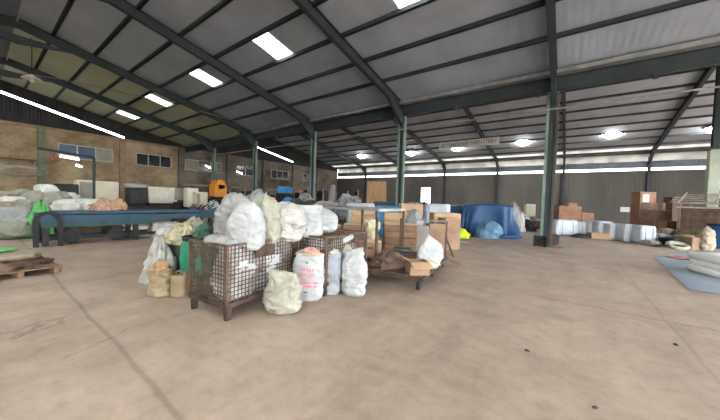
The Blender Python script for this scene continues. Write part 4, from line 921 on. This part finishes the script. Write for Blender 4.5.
# ------------------------------------------------------------------ right: bales, cartons, shed
row = [(557, 578, 220, 235.5, 16.5), (579, 590, 222, 236, 16.6), (590, 600, 222, 237, 16.2), (600, 611, 222, 238.5, 16.0), (611, 626, 224, 240, 15.5), (626, 642, 225, 242, 15.0), (642, 655.5, 226, 244, 14.5)]
ordn = ['first', 'second', 'third', 'fourth', 'fifth', 'sixth', 'seventh']
for i, (x0, x1, yt, yb_, Z) in enumerate(row):
    c = gp((x0+x1)/2, yb_); zz = (c.x*-math.sin(YAW)+c.y*math.cos(YAW)); w = (x1-x0)*zz/FPX*1.05; h = (yb_-yt)*zz/FPX
    t = thing('white_bale', 'white wrapped square bale, %s to the right of the column in the open floor' % ordn[i], 'bale', (*B(c, .35), 0), .45 if i > 1 else .5, 'white bales in a row')
    rings = []; n = 32
    for k in range(13):
        s_ = k/12; r = 1-.10*abs(2*s_-1)**6-.03*(k in (0, 12)); ring = []
        for j in range(n):
            a = 2*PI*j/n; ca, sa = math.cos(a), math.sin(a); e = 2/7
            q = 1+.03*nz(ca*3+i, sa*3, s_*4)+.012*math.sin(s_*40)
            ring.append((w/2*r*q*math.copysign(abs(ca)**e, ca), .42*r*q*math.copysign(abs(sa)**e, sa), s_*h+(.04*nz(ca*2, sa*2, i) if k > 10 else 0)))
        rings.append(ring)
    M().loft(rings).build('body', 'bale', t, True)
    for s_ in (-.22, .22): M().beam((s_*w, -.437, .02), (s_*w, -.437, h*.95), .015, .012).build('strap', 'tarp_pale', t)
c = gp(612, 226); 
c = at(606, 224, 16.2); pillow('plastic_bag', 'loose white bag lying on top of the fourth white bale', 'bag', (at(605, 222, 16).x, at(605, 222, 16).y+.1, .70), .7, .5, .22, 'poly', 141)
c = gp(600, 239); carton('flat_carton', 'low tan carton on the floor in front of the white bales', B(c, .1), .85, .5, .32, 'carton_light', .35)
for i, (px, w) in enumerate([(580, .8), (587, .6)]):
    c = gp(px, 237.5); o = heap_mesh(w, .4, .2, 145+i, .5).build('rag_heap', 'brownheap' if i else 'sack_dark', None, True, (c.x, c.y-.1, 0)); tag(o, ['dark rags on the floor before the second white bale', 'brown rags on the floor left of the low tan carton'][i], 'heap')
stackpx('large reddish brown carton stack behind the first white bale', 556, 576, 206, 18.2, 'carton_red', 0, .5, 'carton_light', 6, .8)
stackpx('lower sloping reddish carton stack behind the second white bale', 576, 590, 213, 18.4, 'carton_red', 0, .8, 'carton_light', 4, .8)
stackpx('small light carton on the upper edge of the reddish stacks', 567, 575, 203, 19.8, 'carton', 0, .5, 'carton_light', 6, .8)
# brown racks and stacked orange-brown cartons
def boxat(name, lab, cat, x0, x1, yt, Z, dep, m, rz=YAW, parts=None):
    p = at((x0+x1)/2, yt, Z); w = (x1-x0)*Z/FPX; t = thing(name, lab, cat, (p.x, p.y, 0), rz); M().cbox((0, 0, p.z/2), (w, dep, p.z), .02).build('body', m, t)
    return t, w, p.z
t, w, h = boxat('rusty_cabinet', 'tall rusty brown cabinet with a white notice behind the last bales', 'cabinet', 636, 652, 192, 18.5, .6, 'carton_red')
M().box((-w*.15, -.31, h*.85), (w*.4, .01, .5)).build('notice', 'label', t); M().box((0, -.305, h*.4), (w*.9, .01, h*.7)).build('door', 'rust', t)
t, w, h = boxat('steel_locker', 'dark rusty upright locker right of the orange-brown cartons', 'locker', 668, 678, 197, 19.5, .6, 'rust')
M().box((0, -.305, h*.5), (w*.85, .01, h*.9)).build('door', 'rust_dark', t)
stackpx('orange-brown stack of cartons with rounded top left of the shed', 648, 665, 210, 16.6, 'carton', 0, YAW, 'carton_light', 6, .8)
stackpx('lower carton stack between the last bale and the shed', 660, 676, 221, 16.0, 'carton_red', 0, YAW, 'carton', 4, .8)
for px, lab in ((656, 'thin pale wooden post rising behind the orange-brown cartons, left one'), (664, 'thin pale wooden post rising behind the orange-brown cartons, right one')):
    p = at(px, 203, 17.6); tag(M().box((p.x, p.y, p.z/2), (.14, .1, p.z)).build('wooden_post', 'plywood'), lab, 'post', 'pale wooden posts')
p = at(625, 209.5, 28.5); d = ray(625, 209.5); p = d*((YB-.02)/d.y)+Vector((0, 0, EYE)); tag(M().box((p.x, YB-.03, p.z), (.7, .03, .5)).build('paper_notice', 'label'), 'small white rectangular notice on the dark back wall', 'notice')
# shed with slatted roof
sx, sy = at(680, 200, 15.0).x, at(680, 200, 15.0).y
t = thing('slatted_shed', 'low brown shed of woven panels under a pale slatted roof at the right edge', 'shed', (sx, sy, 0), -.35)
SW, SD, SH = 5.0, 3.0, 2.05
for x in (0, SW/3, 2*SW/3, SW):
    for y in (0, SD): M().box((x, y, SH/2), (.1, .1, SH)).build('post', 'wood', t)
for k in range(3): M().box((SW*(k+.5)/3, .03, SH*.45), (SW/3-.12, .04, SH*.88)).build('wall_panel', 'mesh_wall', t)
M().box((0, SD/2, SH*.45), (.04, SD-.12, SH*.88)).build('wall_panel', 'mesh_wall', t); M().box((SW/2, SD, SH*.45), (SW, .04, SH*.88)).build('wall_panel', 'mesh_wall', t)
for z in (SH, SH-.22): M().beam((-.1, -.05, z), (SW+.1, -.05, z), .06, .08).build('rail', 'wood_grey', t)
rf = M()
for k in range(9):
    y = -.35+k*(SD+.6)/9; zz = SH+.06+max(0, 1-abs(y-SD*.55)/(SD*.75))*.55
    rf.beam((-.35, y, zz-.12), (SW+.2, y+.15, zz+.12), .24, .02)
for x in (0, 1.2, 2.5, 3.7, 4.9): rf.beam((x, -.35, SH+.02), (x, SD*.55, SH+.60), .06, .05)
rf.build('slatted_roof', 'wood_grey', t)
# heap in front of the shed
for i, (px, py, Z, w, h, m, nm_, lab) in enumerate([
 (663, 244, 0, .9, .5, 'sack_grey', 'woven_sack', 'pale grey sack right of the last white bale'), (655, 246, 0, .45, .25, 'poly', 'plastic_bag', 'small white plastic bag at the corner of the last white bale'),
 (676, 246.5, 0, .7, .42, 'black', 'black_bag', 'black bag between pale sacks in front of the shed'), (670, 242.5, 0, .7, .72, 'sack_dirty', 'woven_sack', 'soiled sack behind the black bag by the shed'),
 (690, 247, 0, .7, .55, 'sack_dirty', 'woven_sack', 'soiled sack lying against the shed wall'), (683, 244, 0, .6, .7, 'brownheap', 'brown_bag', 'brown bag against the shed corner')]):
    c = gp(px, py); pillow(nm_, lab, 'bag', (*B(c, .2), 0), w, .6, h, m, 150+i, YAW, group=None, wr=.07)
c = gp(684, 250); t = M().tube([(.36*math.cos(a), .2*math.sin(a), .14+.10*math.sin(a)) for a in [2*PI*j/24 for j in range(25)]], .09, 8); tag(t.build('rolled_hose', 'sack_cream', None, True, (*B(c, .25), 0), YAW), 'pale thick loop of rolled material on the floor before the black bag', 'roll')
c = gp(698, 250); carton('carton', 'tan cardboard box in front of the shed, left of the leaning beige sack', B(c, .2), .65, .5, .52, 'carton', YAW, 'carton_light')
c = gp(709, 251); sack('woven_sack', 'tall beige sack leaning by the blue barrel at the right edge', 'sack', (*B(c, .2), 0), .5, .45, 1.0, 'sack_dirty', 160, 'round', YAW, (0, .1), wr=.03)
c = gp(720, 249); drum('blue barrel standing at the right edge before the shed', (c.x+.05, c.y+.3), .42, 1.05, 'tarp_blue')
# ground sheet with stacked white mattress-like bales
A_, B_, C_, D_ = gp(654, 257), gp(689, 290), gp(735, 297), gp(708, 250)
m = M(); n = 16; vs = []
for i in range(n+1):
    for j in range(n+1):
        u, v = i/n, j/n; p = (A_*(1-u)+B_*u)*(1-v)+((D_)*(1-u)+(C_+Vector((2.5, 0, 0)))*u)*v
        k = .12*nz(u*6, v*6, 3); vs.append((p.x+k*(u in (0, 1)), p.y+k*.8*(v in (0, 1)), .012+.012*max(0, nz(p.x*2, p.y*2, 1))+(.006 if 0 < u < 1 and 0 < v < 1 else 0)))
fs = [(i*(n+1)+j, (i+1)*(n+1)+j, (i+1)*(n+1)+j+1, i*(n+1)+j+1) for i in range(n) for j in range(n)]
o = m.add(vs, fs).build('ground_sheet', 'mat', None, True)
if o.data.polygons[0].normal.z < 0: o.data.flip_normals()
tag(o, 'blue-grey plastic sheet spread flat on the floor at the right', 'sheet')
c = gp(681, 259); pillow('red_cloth', 'faded red cloth lying flat on the blue-grey sheet', 'cloth', (c.x, c.y, .012), .7, .8, .03, 'red', 171)
c = gp(700, 277)
for k, (dx, lab) in enumerate([(0, 'lowest of three flat white mattresses piled on the blue-grey sheet'), (.03, 'middle of three flat white mattresses piled on the blue-grey sheet'), (-.01, 'topmost of three flat white mattresses piled on the blue-grey sheet')]):
    rings = []; n = 40
    for i in range(9):
        q = i/8; r = 1-.035*abs(2*q-1)**3; rings.append([(.95*r*math.copysign(abs(math.cos(a))**.3, math.cos(a)), .62*r*math.copysign(abs(math.sin(a))**.3, math.sin(a)), q*.165+(.025*nz(math.cos(a)*2+k, math.sin(a)*2, q) if i > 5 else 0)) for a in [2*PI*j/n for j in range(n)]])
    rings.append([(x*.5, y*.5, z+.02) for x, y, z in rings[-1]])
    o = M().loft(rings).build('mattress', 'clean_white', None, True, (c.x+1.0+dx, c.y+.75, .025+k*.172), .42); tag(o, lab, 'mattress', 'mattresses on the sheet')

# ------------------------------------------------------------------ light
w = bpy.data.worlds.new('sky'); bpy.context.scene.world = w; w.use_nodes = True; nt = w.node_tree
bg = nt.nodes['Background']; bg.inputs[0].default_value = (.93, .97, 1.0, 1); bg.inputs[1].default_value = 9.0
sc = bpy.context.scene
sc.view_settings.view_transform = 'Standard'; sc.view_settings.look = 'None'; sc.view_settings.gamma = 1; sc.view_settings.use_curve_mapping = False
sc.view_settings.exposure = 0.82
sc.cycles.use_denoising = True; sc.cycles.max_bounces = 8; sc.cycles.diffuse_bounces = 5; sc.cycles.sample_clamp_indirect = 8
